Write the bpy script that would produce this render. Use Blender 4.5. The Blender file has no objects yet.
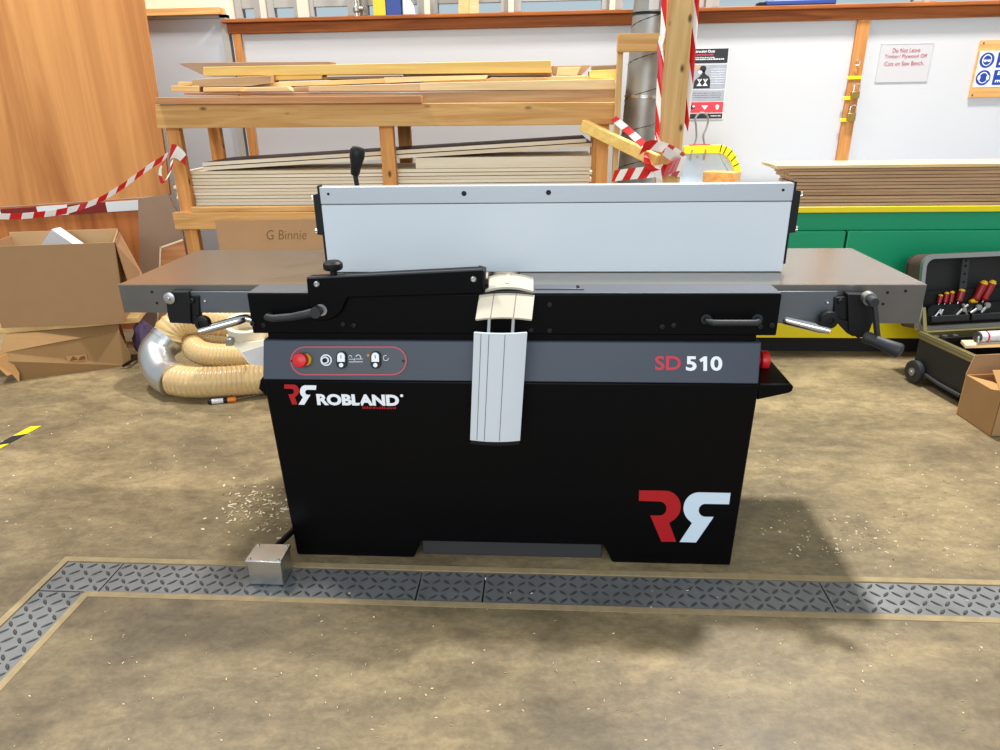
import bpy, bmesh, math, random
from mathutils import Vector as V, Matrix
rnd = random.Random(7)
scene = bpy.context.scene
COL = scene.collection
R = math.radians

# ------------------------------------------------------------------ camera
F, PITCH, YAW, ROLL = 688.19, .3781, .0667, -.0165
CAM = V((.0166, -1.9211, 1.3363))
_fw = V((-math.sin(YAW)*math.cos(PITCH), math.cos(YAW)*math.cos(PITCH), -math.sin(PITCH)))
_r0 = V((math.cos(YAW), math.sin(YAW), 0)); _u0 = _r0.cross(_fw)
_r = _r0*math.cos(ROLL) + _u0*math.sin(ROLL)
_u = -_r0*math.sin(ROLL) + _u0*math.cos(ROLL)
def ray(x, y): return _r*((x-500)/F) - _u*((y-375)/F) + _fw
def at(x, y, Y):
    d = ray(x, y); return CAM + d*((Y-CAM.y)/d.y)
def onz(x, y, Z=0):
    d = ray(x, y); return CAM + d*((Z-CAM.z)/d.z)
def onplane(x, y, P, N):
    d = ray(x, y); return CAM + d*((P-CAM).dot(N)/d.dot(N))

cam = bpy.data.objects.new('camera', bpy.data.cameras.new('camera'))
cam.data.sensor_width = 36; cam.data.lens = 36*F/1000; cam.data.clip_start = .02
cam.matrix_world = Matrix(((_r.x, _u.x, -_fw.x, CAM.x), (_r.y, _u.y, -_fw.y, CAM.y), (_r.z, _u.z, -_fw.z, CAM.z), (0, 0, 0, 1)))
COL.objects.link(cam); scene.camera = cam

# ------------------------------------------------------------------ materials
def new_mat(name):
    m = bpy.data.materials.new(name); m.use_nodes = True
    n = m.node_tree.nodes; return m, n, m.node_tree.links, n['Principled BSDF']
def lin(c): return tuple(((v/255)/12.92 if v/255 <= .04045 else ((v/255+.055)/1.055)**2.4) for v in c) + (1,)
def plain(name, c, rough=.5, metal=0, spec=.5, noise=0, nscale=30, bump=0, alpha=1, trans=0, coat=0):
    m, n, l, p = new_mat(name)
    p.inputs['Base Color'].default_value = lin(c); p.inputs['Roughness'].default_value = rough
    p.inputs['Metallic'].default_value = metal; p.inputs['Specular IOR Level'].default_value = spec
    p.inputs['Alpha'].default_value = alpha; p.inputs['Transmission Weight'].default_value = trans
    p.inputs['Coat Weight'].default_value = coat
    if noise or bump:
        tc = n.new('ShaderNodeTexCoord'); t = n.new('ShaderNodeTexNoise'); t.inputs['Scale'].default_value = nscale
        t.inputs['Detail'].default_value = 5; l.new(tc.outputs['Object'], t.inputs['Vector'])
        if noise:
            mr = n.new('ShaderNodeMapRange'); mr.inputs['To Min'].default_value = 1-noise; mr.inputs['To Max'].default_value = 1+noise
            l.new(t.outputs['Fac'], mr.inputs['Value'])
            hs = n.new('ShaderNodeHueSaturation'); hs.inputs['Color'].default_value = lin(c)
            l.new(mr.outputs['Result'], hs.inputs['Value']); l.new(hs.outputs['Color'], p.inputs['Base Color'])
        if bump:
            b = n.new('ShaderNodeBump'); b.inputs['Strength'].default_value = bump; b.inputs['Distance'].default_value = .003
            l.new(t.outputs['Fac'], b.inputs['Height']); l.new(b.outputs['Normal'], p.inputs['Normal'])
    return m
def wood(name, a, b, axis='X', sc=1.0, rough=.65, rot=0, vary=.12, dist=1.2, knots=False):
    m, n, l, p = new_mat(name)
    tc = n.new('ShaderNodeTexCoord'); mp = n.new('ShaderNodeMapping')
    s = {'X': (1.2, 22, 22), 'Y': (22, 1.2, 22), 'Z': (22, 22, 1.2)}[axis]
    mp.inputs['Scale'].default_value = tuple(v*sc for v in s); mp.inputs['Rotation'].default_value = (0, rot, 0)
    oi = n.new('ShaderNodeObjectInfo')
    ad = n.new('ShaderNodeVectorMath'); ad.operation = 'ADD'
    mu = n.new('ShaderNodeMath'); mu.operation = 'MULTIPLY'; mu.inputs[1].default_value = 17
    l.new(oi.outputs['Random'], mu.inputs[0]); l.new(tc.outputs['Object'], ad.inputs[0]); l.new(mu.outputs[0], ad.inputs[1])
    l.new(ad.outputs[0], mp.inputs['Vector'])
    t = n.new('ShaderNodeTexNoise'); t.inputs['Scale'].default_value = 1; t.inputs['Detail'].default_value = 7
    t.inputs['Roughness'].default_value = .62; t.inputs['Distortion'].default_value = dist
    l.new(mp.outputs[0], t.inputs['Vector'])
    cr = n.new('ShaderNodeValToRGB'); e = cr.color_ramp.elements
    e[0].position = .32; e[0].color = lin(b); e[1].position = .68; e[1].color = lin(a)
    l.new(t.outputs['Fac'], cr.inputs['Fac'])
    hs = n.new('ShaderNodeHueSaturation')
    mr = n.new('ShaderNodeMapRange'); mr.inputs['To Min'].default_value = 1-vary; mr.inputs['To Max'].default_value = 1+vary
    l.new(oi.outputs['Random'], mr.inputs['Value']); l.new(mr.outputs[0], hs.inputs['Value'])
    src = cr.outputs['Color']
    if knots:
        vo = n.new('ShaderNodeTexVoronoi'); vo.inputs['Scale'].default_value = 1
        mp2 = n.new('ShaderNodeMapping'); k = {'X': (5, 11, 11), 'Z': (11, 11, 6)}[axis]; mp2.inputs['Scale'].default_value = k
        l.new(ad.outputs[0], mp2.inputs['Vector']); l.new(mp2.outputs[0], vo.inputs['Vector'])
        kr = n.new('ShaderNodeValToRGB'); kr.color_ramp.elements[0].position = .06; kr.color_ramp.elements[0].color = (1, 1, 1, 1)
        kr.color_ramp.elements[1].position = .15; kr.color_ramp.elements[1].color = (0, 0, 0, 1)
        l.new(vo.outputs['Distance'], kr.inputs['Fac'])
        mx = n.new('ShaderNodeMix'); mx.data_type = 'RGBA'; l.new(kr.outputs['Color'], mx.inputs['Factor'])
        l.new(src, mx.inputs['A']); mx.inputs['B'].default_value = lin(tuple(v*.55 for v in b)); src = mx.outputs['Result']
    l.new(src, hs.inputs['Color']); l.new(hs.outputs['Color'], p.inputs['Base Color'])
    p.inputs['Roughness'].default_value = rough; p.inputs['Specular IOR Level'].default_value = .3
    return m

M = {}
M['pine'] = wood('pine', (232, 184, 118), (196, 140, 76), 'X', knots=True)
M['pineZ'] = wood('pine_upright', (228, 166, 96), (190, 124, 62), 'Z', knots=True)
M['pineY'] = wood('pine_deep', (218, 170, 104), (186, 135, 72), 'Y')
M['pale'] = wood('pale_pine', (234, 200, 142), (208, 168, 106), 'X')
M['yellowpine'] = wood('yellow_pine', (238, 204, 124), (216, 174, 90), 'X')
M['postwood'] = wood('post_pine', (226, 190, 130), (188, 142, 82), 'Z', sc=.7, knots=True)
M['redwood'] = wood('reddish_board', (204, 150, 104), (168, 110, 68), 'X')
M['greywood'] = wood('grey_brown_board', (196, 164, 122), (160, 126, 88), 'X')
M['rail'] = wood('dark_stained_rail', (172, 98, 42), (120, 60, 24), 'X', vary=.04)
M['railZ'] = wood('orange_strip', (206, 146, 82), (170, 106, 52), 'Z', vary=.04)
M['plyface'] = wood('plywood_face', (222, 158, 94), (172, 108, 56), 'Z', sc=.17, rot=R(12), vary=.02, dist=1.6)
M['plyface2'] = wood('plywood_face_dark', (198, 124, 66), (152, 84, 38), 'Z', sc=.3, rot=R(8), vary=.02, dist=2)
M['plyedge'] = wood('plywood_edge', (252, 240, 216), (228, 206, 170), 'X', sc=.6, vary=.05)
M['plytop'] = plain('film_faced_ply', (92, 58, 44), .5, noise=.2)
M['hardboard'] = wood('hardboard_edge', (204, 170, 132), (168, 132, 98), 'X', vary=.1)
M['sheetpale'] = wood('pale_sheet', (232, 204, 158), (206, 172, 120), 'X')
M['greyboard'] = plain('grey_brown_hardboard', (152, 126, 104), .8, noise=.12, nscale=6)
M['card'] = plain('cardboard', (166, 130, 94), .85, noise=.06, nscale=14, spec=.2)
M['cardd'] = plain('cardboard_brown', (152, 118, 78), .85, noise=.12, nscale=8, spec=.2)
M['cardo'] = plain('cardboard_orange', (182, 137, 88), .85, noise=.1, nscale=10, spec=.2)
M['cardin'] = plain('cardboard_inside', (196, 160, 116), .85, spec=.2)
M['paper'] = plain('paper_white', (212, 212, 212), .7)
M['black'] = plain('black_paint', (4, 4, 6), .4, spec=.11, bump=.04, nscale=300)
M['blackmatte'] = plain('black_plastic', (14, 14, 16), .5, spec=.3)
M['rubber'] = plain('dark_grey_rubber', (34, 36, 40), .55)
M['bluegrey'] = plain('blue_grey_paint', (54, 63, 77), .45, noise=.05, nscale=400, bump=.1, spec=.4)
M['plate'] = plain('control_plate', (66, 72, 80), .5, noise=.04, nscale=300)
M['chrome'] = plain('chrome', (214, 214, 212), .18, metal=1)
M['zinc'] = plain('zinc_bolt', (190, 190, 190), .35, metal=1)
M['darksteel'] = plain('dark_bolt', (52, 52, 54), .4, metal=.8)
M['galv'] = plain('galvanised', (204, 206, 206), .36, metal=1, noise=.12, nscale=25)
M['galvdark'] = plain('galvanised_duct', (158, 158, 154), .45, metal=.75, noise=.3, nscale=9)
M['seam'] = plain('duct_seam', (60, 60, 58), .5, metal=.6)
M['alu'] = plain('aluminium_white', (196, 187, 168), .45, spec=.5)
M['fence'] = plain('fence_white', (206, 213, 220), .45, spec=.5, noise=.02, nscale=8)
M['fencetop'] = plain('fence_silver', (184, 190, 197), .4, metal=.3)
M['groove'] = plain('groove_grey', (96, 98, 100), .6)
M['red'] = plain('red_plastic', (214, 26, 34), .4)
M['logored'] = plain('logo_red', (176, 8, 20), .5)
M['sdred'] = plain('sign_red', (200, 22, 54), .5)
M['pinkline'] = plain('red_outline', (204, 60, 84), .5)
M['white'] = plain('white_print', (240, 244, 250), .5)
M['logoblue'] = plain('logo_white', (208, 226, 242), .5)
M['yellow'] = plain('yellow_paint', (240, 216, 12), .45, noise=.05, nscale=20)
M['yellowd'] = plain('kickboard_yellow', (226, 204, 10), .5, noise=.06, nscale=10)
M['green'] = plain('green_paint', (22, 150, 104), .4, noise=.05, nscale=5, spec=.4)
M['wallwhite'] = plain('white_wall_board', (193, 193, 195), .6, noise=.015, nscale=3)
M['wallcream'] = plain('cream_wall', (226, 216, 192), .8)
M['grey'] = plain('grey_door', (176, 182, 188), .55, noise=.05, nscale=4)
M['greyframe'] = plain('grey_frame', (160, 158, 152), .6)
M['beigeframe'] = plain('beige_frame', (206, 200, 182), .7)
M['tapered'] = plain('tape_red', (206, 26, 30), .35)
M['tapewhite'] = plain('tape_white', (240, 236, 230), .35)
M['darkred'] = plain('stripe_dark_red', (120, 18, 16), .5)
M['stripewhite'] = plain('stripe_white', (224, 230, 232), .5)
M['purple'] = plain('purple_cloth', (78, 62, 88), .9, noise=.4, nscale=30)
M['cream'] = plain('cream_plastic', (226, 214, 190), .5)
M['blueitem'] = plain('blue_box', (34, 62, 132), .5)
M['orange'] = plain('orange_plastic', (236, 128, 28), .5)
M['signblue'] = plain('sign_blue', (22, 58, 150), .4)
M['posterred'] = plain('poster_red', (204, 56, 66), .5)
M['posterblack'] = plain('poster_black', (32, 32, 38), .5)
M['postergrey'] = plain('poster_grey', (158, 162, 172), .5, noise=.25, nscale=14)
M['skin'] = plain('poster_tan', (206, 160, 106), .6)
M['notice'] = plain('notice_paper', (190, 187, 189), .4)
M['inkred'] = plain('ink_red', (170, 20, 56), .6)
M['ink'] = plain('pencil_ink', (110, 74, 44), .8)
M['brass'] = plain('brass', (164, 138, 74), .4, metal=.9)
M['olive'] = plain('olive_rim', (150, 138, 88), .35, metal=.7)
M['caseblack'] = plain('case_black', (26, 26, 26), .6, noise=.3, nscale=60, bump=.2)
M['caselid'] = plain('case_brown_edge', (62, 46, 38), .6)
M['steelgrey'] = plain('silver_rim', (170, 170, 168), .35, metal=.9)
M['toolred'] = plain('tool_red', (150, 16, 22), .35)
M['toolyellow'] = plain('tool_yellow', (240, 186, 20), .4)
M['canwhite'] = plain('tube_white', (214, 216, 220), .4, noise=.3, nscale=30)
M['panblue'] = plain('pan_blue_white', (196, 210, 224), .4, spec=.3)
M['darkgrey'] = plain('dark_grey_metal', (50, 51, 53), .6)
M['chip'] = plain('wood_chip', (232, 214, 176), .8)
M['amber'] = plain('amber_lamp', (220, 130, 40), .4)
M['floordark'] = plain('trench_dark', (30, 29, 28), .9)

def steel_table():
    m, n, l, p = new_mat('ground_steel')
    tc = n.new('ShaderNodeTexCoord'); mp = n.new('ShaderNodeMapping'); mp.inputs['Scale'].default_value = (3, 260, 60)
    t = n.new('ShaderNodeTexNoise'); t.inputs['Scale'].default_value = 1; t.inputs['Detail'].default_value = 4
    l.new(tc.outputs['Object'], mp.inputs[0]); l.new(mp.outputs[0], t.inputs['Vector'])
    cr = n.new('ShaderNodeValToRGB'); cr.color_ramp.elements[0].color = lin((148, 140, 130)); cr.color_ramp.elements[1].color = lin((186, 177, 165))
    l.new(t.outputs['Fac'], cr.inputs[0]); l.new(cr.outputs[0], p.inputs['Base Color'])
    p.inputs['Metallic'].default_value = .9; p.inputs['Roughness'].default_value = .26
    b = n.new('ShaderNodeBump'); b.inputs['Strength'].default_value = .05; b.inputs['Distance'].default_value = .001
    l.new(t.outputs['Fac'], b.inputs['Height']); l.new(b.outputs[0], p.inputs['Normal'])
    return m
M['steel'] = steel_table()
M['castiron'] = plain('machined_side', (120, 117, 114), .38, metal=.85, noise=.15, nscale=12)
M['railsteel'] = plain('rail_steel', (104, 108, 114), .45, metal=.6, noise=.08, nscale=20)

def floor_mat():
    m, n, l, p = new_mat('worn_concrete')
    tc = n.new('ShaderNodeTexCoord')
    def noise(scale, detail, dist, vec=None, rough=.6):
        t = n.new('ShaderNodeTexNoise'); t.inputs['Scale'].default_value = scale; t.inputs['Detail'].default_value = detail
        t.inputs['Distortion'].default_value = dist; t.inputs['Roughness'].default_value = rough
        l.new(vec or tc.outputs['Object'], t.inputs['Vector']); return t
    def ramp(t, p0, c0, p1, c1):
        cr = n.new('ShaderNodeValToRGB'); e = cr.color_ramp.elements
        e[0].position = p0; e[0].color = c0; e[1].position = p1; e[1].color = c1; l.new(t.outputs['Fac'], cr.inputs[0]); return cr.outputs[0]
    def mul(a, b):
        mx = n.new('ShaderNodeMix'); mx.data_type = 'RGBA'; mx.blend_type = 'MULTIPLY'; mx.inputs['Factor'].default_value = 1
        l.new(a, mx.inputs['A']); l.new(b, mx.inputs['B']); return mx.outputs['Result']
    mp = n.new('ShaderNodeMapping'); mp.inputs['Scale'].default_value = (1, 1.7, 1); mp.inputs['Rotation'].default_value = (0, 0, R(-18))
    l.new(tc.outputs['Object'], mp.inputs[0])
    a = noise(1.1, 8, .25, mp.outputs[0], .62); c = noise(3.6, 9, .5, mp.outputs[0], .72); b = noise(60, 4, 0, None, .7); d = noise(14, 6, .3, mp.outputs[0], .75)
    col = ramp(a, .32, lin((106, 93, 71)), .66, lin((161, 142, 106)))
    col = mul(col, ramp(c, .36, (.70, .70, .71, 1), .60, (1.07, 1.06, 1.04, 1)))
    col = mul(col, ramp(d, .38, (.76, .75, .74, 1), .62, (1.09, 1.09, 1.08, 1)))
    col = mul(col, ramp(b, .3, (.84, .84, .84, 1), .7, (1.12, 1.12, 1.12, 1)))
    l.new(col, p.inputs['Base Color'])
    rr = n.new('ShaderNodeMapRange'); rr.inputs['To Min'].default_value = .34; rr.inputs['To Max'].default_value = .6
    l.new(c.outputs['Fac'], rr.inputs[0]); l.new(rr.outputs[0], p.inputs['Roughness'])
    p.inputs['Specular IOR Level'].default_value = .4
    bp = n.new('ShaderNodeBump'); bp.inputs['Strength'].default_value = .12; bp.inputs['Distance'].default_value = .003
    l.new(b.outputs['Fac'], bp.inputs['Height']); l.new(bp.outputs[0], p.inputs['Normal'])
    return m
M['floor'] = floor_mat()
M['kerb'] = plain('pale_screed', (160, 140, 103), .8, noise=.3, nscale=30, bump=.3)
M['tread'] = plain('tread_plate', (122, 123, 123), .5, metal=.3, noise=.35, nscale=9, spec=.35)
M['treadbar'] = plain('tread_bar', (72, 71, 69), .45, metal=.35, noise=.3, nscale=40)

def glass_mat():
    m, n, l, p = new_mat('window_glass')
    p.inputs['Base Color'].default_value = (.86, .97, 1, 1); p.inputs['Transmission Weight'].default_value = 1; p.inputs['Roughness'].default_value = 0; p.inputs['IOR'].default_value = 1.02
    return m
M['glass'] = glass_mat()
def hose_mat():
    m, n, l, p = new_mat('amber_pvc')
    p.inputs['Base Color'].default_value = lin((228, 205, 160)); p.inputs['Roughness'].default_value = .16
    p.inputs['Transmission Weight'].default_value = .35; p.inputs['Subsurface Weight'].default_value = 0; p.inputs['IOR'].default_value = 1.2
    return m
M['hose'] = hose_mat()
M['hoserib'] = plain('hose_rib', (202, 166, 104), .25)

# ------------------------------------------------------------------ mesh builder
class MB:
    def __init__(s): s.v = []; s.f = []; s.m = []; s.mi = 0; s.T = None
    def add(s, vs, fs):
        o = len(s.v); s.v += [tuple(s.T @ V(p)) if s.T else tuple(p) for p in vs]
        for f in fs: s.f.append([o+i for i in f]); s.m.append(s.mi)
        return s
    def box(s, x0, x1, y0, y1, z0, z1):
        vs = [(x, y, z) for z in (z0, z1) for y in (y0, y1) for x in (x0, x1)]
        return s.add(vs, [(0, 2, 3, 1), (4, 5, 7, 6), (0, 1, 5, 4), (2, 6, 7, 3), (0, 4, 6, 2), (1, 3, 7, 5)])
    def prism(s, pts, vec):
        n = len(pts); vec = V(vec); a = [V(p) for p in pts]; b = [p+vec for p in a]
        fs = [tuple(range(n)), tuple(range(2*n-1, n-1, -1))] + [(i, (i+1) % n, n+(i+1) % n, n+i) for i in range(n)]
        return s.add(a+b, fs)
    def slab(s, px, Y, depth):
        return s.prism([at(x, y, Y) for x, y in px], (0, depth, 0))
    def frame(s, a, b, up=None):
        d = (V(b)-V(a)).normalized(); h = V(up) if up else (V((0, 0, 1)) if abs(d.z) < .9 else V((1, 0, 0)))
        u = d.cross(h).normalized(); return d, u, u.cross(d).normalized()
    def cyl(s, a, b, r, r2=None, seg=20, caps=True):
        r2 = r if r2 is None else r2; a, b = V(a), V(b); d, u, w = s.frame(a, b)
        vs = []
        for P, rr in ((a, r), (b, r2)):
            vs += [P + u*rr*math.cos(2*math.pi*i/seg) + w*rr*math.sin(2*math.pi*i/seg) for i in range(seg)]
        fs = [(i, (i+1) % seg, seg+(i+1) % seg, seg+i) for i in range(seg)]
        if caps: fs += [tuple(range(seg-1, -1, -1)), tuple(range(seg, 2*seg))]
        return s.add(vs, fs)
    def bar(s, a, b, w, h, up=None):
        a, b = V(a), V(b); d, u, q = s.frame(a, b, up)
        return s.prism([a+u*x*w/2+q*z*h/2 for x, z in ((-1, -1), (1, -1), (1, 1), (-1, 1))], b-a)
    def tube(s, pts, r, seg=12, closed=False, caps=True):
        pts = [V(p) for p in pts]; n = len(pts); rr = r if isinstance(r, (list, tuple)) else [r]*n
        T = [(pts[min(i+1, n-1)]-pts[max(i-1, 0)]).normalized() for i in range(n)]
        h = V((0, 0, 1)) if abs(T[0].z) < .9 else V((1, 0, 0)); u = T[0].cross(h).normalized(); vs = []
        for i in range(n):
            u = (u - T[i]*u.dot(T[i])).normalized(); w = T[i].cross(u)
            vs += [pts[i] + (u*math.cos(2*math.pi*k/seg) + w*math.sin(2*math.pi*k/seg))*rr[i] for k in range(seg)]
        fs = [(i*seg+k, i*seg+(k+1) % seg, (i+1)*seg+(k+1) % seg, (i+1)*seg+k) for i in range(n-1) for k in range(seg)]
        if caps: fs += [tuple(range(seg-1, -1, -1)), tuple(range((n-1)*seg, n*seg))]
        return s.add(vs, fs)
    def lathe(s, prof, c, axis=(0, 0, 1), seg=28):
        ax = V(axis).normalized(); h = V((1, 0, 0)) if abs(ax.x) < .9 else V((0, 1, 0)); u = ax.cross(h).normalized(); w = ax.cross(u); c = V(c)
        n = len(prof); vs = []
        for r, z in prof: vs += [c + ax*z + (u*math.cos(2*math.pi*k/seg)+w*math.sin(2*math.pi*k/seg))*max(r, 1e-5) for k in range(seg)]
        fs = [(i*seg+k, i*seg+(k+1) % seg, (i+1)*seg+(k+1) % seg, (i+1)*seg+k) for i in range(n-1) for k in range(seg)]
        fs += [tuple(range(seg-1, -1, -1)), tuple(range((n-1)*seg, n*seg))]
        return s.add(vs, fs)
    def ribbon(s, pts, ups, width, stripe, shear=.0, th=.0012, start=0, taper=None):
        """a thin two-colour band along a path; slot 0 and slot 1 alternate"""
        P = [V(p) for p in pts]; n = len(P)
        if isinstance(ups, tuple): ups = [ups]*n
        L = [0]
        for i in range(1, n): L.append(L[-1]+(P[i]-P[i-1]).length)
        def samp(t):
            t = min(max(t, 0), L[-1])
            for i in range(1, n):
                if t <= L[i] or i == n-1:
                    k = (t-L[i-1])/max(L[i]-L[i-1], 1e-9); d = (P[i]-P[i-1]).normalized()
                    return P[i-1].lerp(P[i], k), V(ups[i-1]).lerp(V(ups[i]), k).normalized(), d
        step = stripe/4; k = 0; t = 0
        N = max(2, int(L[-1]/step))
        rows = []
        for i in range(N+1):
            t = L[-1]*i/N
            a, ua, da = samp(t-shear/2); b, ub, db = samp(t+shear/2)
            w = width
            nn = da.cross(ua).normalized()*th/2
            rows.append((a-ua*w/2-nn, b+ub*w/2-nn, b+ub*w/2+nn, a-ua*w/2+nn))
        base = s.mi
        for i in range(N):
            s.mi = base + (int(((i+.5)*L[-1]/N+start)/stripe) % 2)
            A, B = rows[i], rows[i+1]
            fs = [(0, 1, 5, 4), (3, 7, 6, 2), (1, 2, 6, 5), (0, 4, 7, 3)]
            if i == 0: fs.append((0, 3, 2, 1))
            if i == N-1: fs.append((4, 5, 6, 7))
            s.add(list(A)+list(B), fs)
        s.mi = base
        return s

def build(name, mb, mats, parent=None, bevel=0, smooth=True, origin=None, seg=2, ang=35):
    if not isinstance(mats, (list, tuple)): mats = [mats]
    mats = [M[k] if isinstance(k, str) else k for k in mats]
    if parent is not None:
        root = parent
        while root.parent is not None: root = root.parent
        o0 = V(root.location)
    elif origin is not None: o0 = V(origin)
    else:
        xs = [p[0] for p in mb.v]; ys = [p[1] for p in mb.v]; zs = [p[2] for p in mb.v]
        o0 = V(((min(xs)+max(xs))/2, (min(ys)+max(ys))/2, min(zs)))
    me = bpy.data.meshes.new(name)
    me.from_pydata([tuple(V(p)-o0) for p in mb.v], [], mb.f)
    for m in mats: me.materials.append(m)
    me.polygons.foreach_set('material_index', mb.m)
    bm = bmesh.new(); bm.from_mesh(me); bmesh.ops.recalc_face_normals(bm, faces=bm.faces); bm.to_mesh(me); bm.free()
    if smooth:
        me.polygons.foreach_set('use_smooth', [True]*len(me.polygons)); me.set_sharp_from_angle(angle=R(ang))
    o = bpy.data.objects.new(name, me); COL.objects.link(o)
    if parent is None: o.location = o0
    else: o.parent = parent
    if bevel:
        b = o.modifiers.new('bevel', 'BEVEL'); b.width = bevel; b.segments = seg; b.limit_method = 'ANGLE'; b.angle_limit = R(40)
    return o
def tag(o, label=None, cat=None, group=None, kind=None):
    if label: o['label'] = label
    if cat: o['category'] = cat
    if group: o['group'] = group
    if kind: o['kind'] = kind
    return o
def thing(name, label, cat, loc, group=None):
    o = bpy.data.objects.new(name, None); o.empty_display_size = .05; COL.objects.link(o); o.location = loc
    return tag(o, label, cat, group)
def single(name, mb, mats, label, cat, group=None, kind=None, **k):
    return tag(build(name, mb, mats, None, **k), label, cat, group, kind)
def struct(name, mb, mats, **k):
    o = build(name, mb, mats, None, **k); o['kind'] = 'structure'; return o

def text(s, P, ex, ey, width, height, mat, parent, name='lettering', bold=0, depth=.0012, shear=0, label=None, align_h=True):
    """letters standing on the surface with lower left corner P, running along ex, upright along ey"""
    cu = bpy.data.curves.new('t', 'FONT'); cu.body = s; cu.size = 1; cu.offset = bold; cu.shear = shear; cu.resolution_u = 4
    to = bpy.data.objects.new('t', cu); COL.objects.link(to)
    bpy.context.view_layer.update(); dg = bpy.context.evaluated_depsgraph_get()
    me = to.evaluated_get(dg).to_mesh()
    vs = [v.co.copy() for v in me.vertices]; fs = [tuple(p.vertices) for p in me.polygons]
    to.evaluated_get(dg).to_mesh_clear(); bpy.data.objects.remove(to); bpy.data.curves.remove(cu)
    x0 = min(v.x for v in vs); x1 = max(v.x for v in vs); y0 = min(v.y for v in vs); y1 = max(v.y for v in vs)
    ex, ey = V(ex).normalized(), V(ey).normalized(); nn = ex.cross(ey)
    sx = width/(x1-x0); sy = (height/(y1-y0)) if height else sx
    mb = MB(); mb.add([V(P)+ex*((v.x-x0)*sx)+ey*((v.y-y0)*sy)+nn*depth for v in vs], fs)
    o = build(name, mb, mat, parent, smooth=False)
    if label: o['label'] = label
    return o

# ================================================================== SETTING
WY = 2.9
# floor with a shallow channel for the cover plates
fb = MB()
TX0, TX1, TY0, TY1 = -1.485, -1.338, -.334, -.194
for x0, x1, y0, y1 in ((-4.5, 5, TY1, 3.3), (-4.5, TX0, -3.2, TY1), (TX1, 5, -3.2, TY0)):
    fb.add([(x0, y0, 0), (x1, y0, 0), (x1, y1, 0), (x0, y1, 0)], [(0, 1, 2, 3)])
fb.mi = 1
for x0, x1, y0, y1 in ((TX0, 5, TY0, TY1), (TX0, TX1, -3.2, TY0)):
    fb.add([(x0, y0, -.03), (x1, y0, -.03), (x1, y1, -.03), (x0, y1, -.03)], [(0, 1, 2, 3)])
struct('floor', fb, ['floor', 'floordark'], smooth=False, origin=(0, 0, 0))
kb = MB(); kw = .022
kb.box(TX0-kw, 5, TY1, TY1+kw, -.02, .0015); struct('trim_1', kb, 'kerb')
kb = MB(); kb.box(TX1+kw, 5, TY0-kw, TY0, -.02, .0015); struct('trim_2', kb, 'kerb')
kb = MB(); kb.box(TX0-kw, TX0, -3.2, TY1, -.02, .0014); struct('trim_3', kb, 'kerb')
kb = MB(); kb.box(TX1, TX1+kw, -3.2, TY0, -.02, .0014); struct('trim_4', kb, 'kerb')

# tread plates
def tread(name_label, x0, x1, y0, y1):
    mb = MB(); mb.box(x0, x1, y0, y1, -.028, -.002)
    mb.mi = 1; s = .0305; i = 0
    nx = int((x1-x0)/s); ny = int((y1-y0)/s)
    for a in range(nx):
        for b in range(ny):
            cx = x0+(a+.5)*(x1-x0)/nx; cy = y0+(b+.5)*(y1-y0)/ny; sg = 1 if (a+b) % 2 else -1
            d = V((.70, .70*sg, 0)); w = V((-d.y, d.x, 0)); c = V((cx, cy, -.002)); h = V((0, 0, .0028))
            L, W = .0165, .0044
            pts = [c-d*L, c-d*L*.4-w*W, c+d*L*.4-w*W, c+d*L, c+d*L*.4+w*W, c-d*L*.4+w*W]
            top = [c-d*L*.8+h, c-d*L*.35-w*W*.5+h, c+d*L*.35-w*W*.5+h, c+d*L*.8+h, c+d*L*.35+w*W*.5+h, c-d*L*.35+w*W*.5+h]
            mb.add(pts+top, [(6, 7, 8, 9, 10, 11)]+[(k, (k+1) % 6, 6+(k+1) % 6, 6+k) for k in range(6)])
    single('tread_plate', mb, ['tread', 'treadbar'], name_label, 'cover plate', 'steel tread plates covering the floor channel', smooth=False)
g = .0025
tread('steel tread plate running towards the viewer at the left edge of the floor channel', TX0+g, TX1-g, -3.0, TY0-g)
tread('short steel tread plate in the left corner where the floor channel turns', TX0+g, -1.30-g, TY0+g, TY1-g)
tread('long steel tread plate under the galvanised junction box, left of the machine foot', -1.30+g, -.347-g, TY0+g, TY1-g)
tread('shortest steel tread plate in front of the left end of the machine foot gap', -.347+g, -.152-g, TY0+g, TY1-g)
tread('long steel tread plate in front of the machine between the foot gap and right foot', -.152+g, .839-g, TY0+g, TY1-g)
tread('steel tread plate running out of view on the right side of the floor channel', .839+g, 3.2, TY0+g, TY1-g)

# back wall: boarded white lower part, stained rail, window band
RB, RT = 1.765, 1.845
wb = MB(); wb.box(-2.0, 4.6, WY, WY+.12, 0, RT); wb.mi = 1
wb.box(-4.5, -2.58, WY, WY+.12, 0, RT); wb.box(-4.5, -2.0, WY+.03, WY+.12, RT, 2.05)
wb.box(-4.5, 4.6, WY+.03, WY+.12, 2.25, 3.0)
struct('wall_back', wb, ['wallwhite', 'wallcream'])
tb = MB(); tb.box(-2.02, 4.6, WY-.022, WY, RB, RT-.018); tb.box(-2.04, 4.6, WY-.05, WY+.14, RT-.018, RT+.004)
struct('trim_5', tb, 'rail', bevel=.004)
tb = MB(); a, b = at(233, 28, WY), at(240, 28, WY); tb.box(a.x, b.x+.005, WY-.02, WY, 0, RB); struct('trim_6', tb, 'railZ')
tb = MB(); tb.box(1.910, 1.985, WY-.022, WY, .4, RB); struct('trim_7', tb, 'railZ', bevel=.002)
tb = MB(); a = at(145, 16, WY-.05); tb.box(-2.75, -2.035, WY-.06, WY+.03, 1.878, 1.916); struct('trim_8', tb, 'pine')
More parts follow.
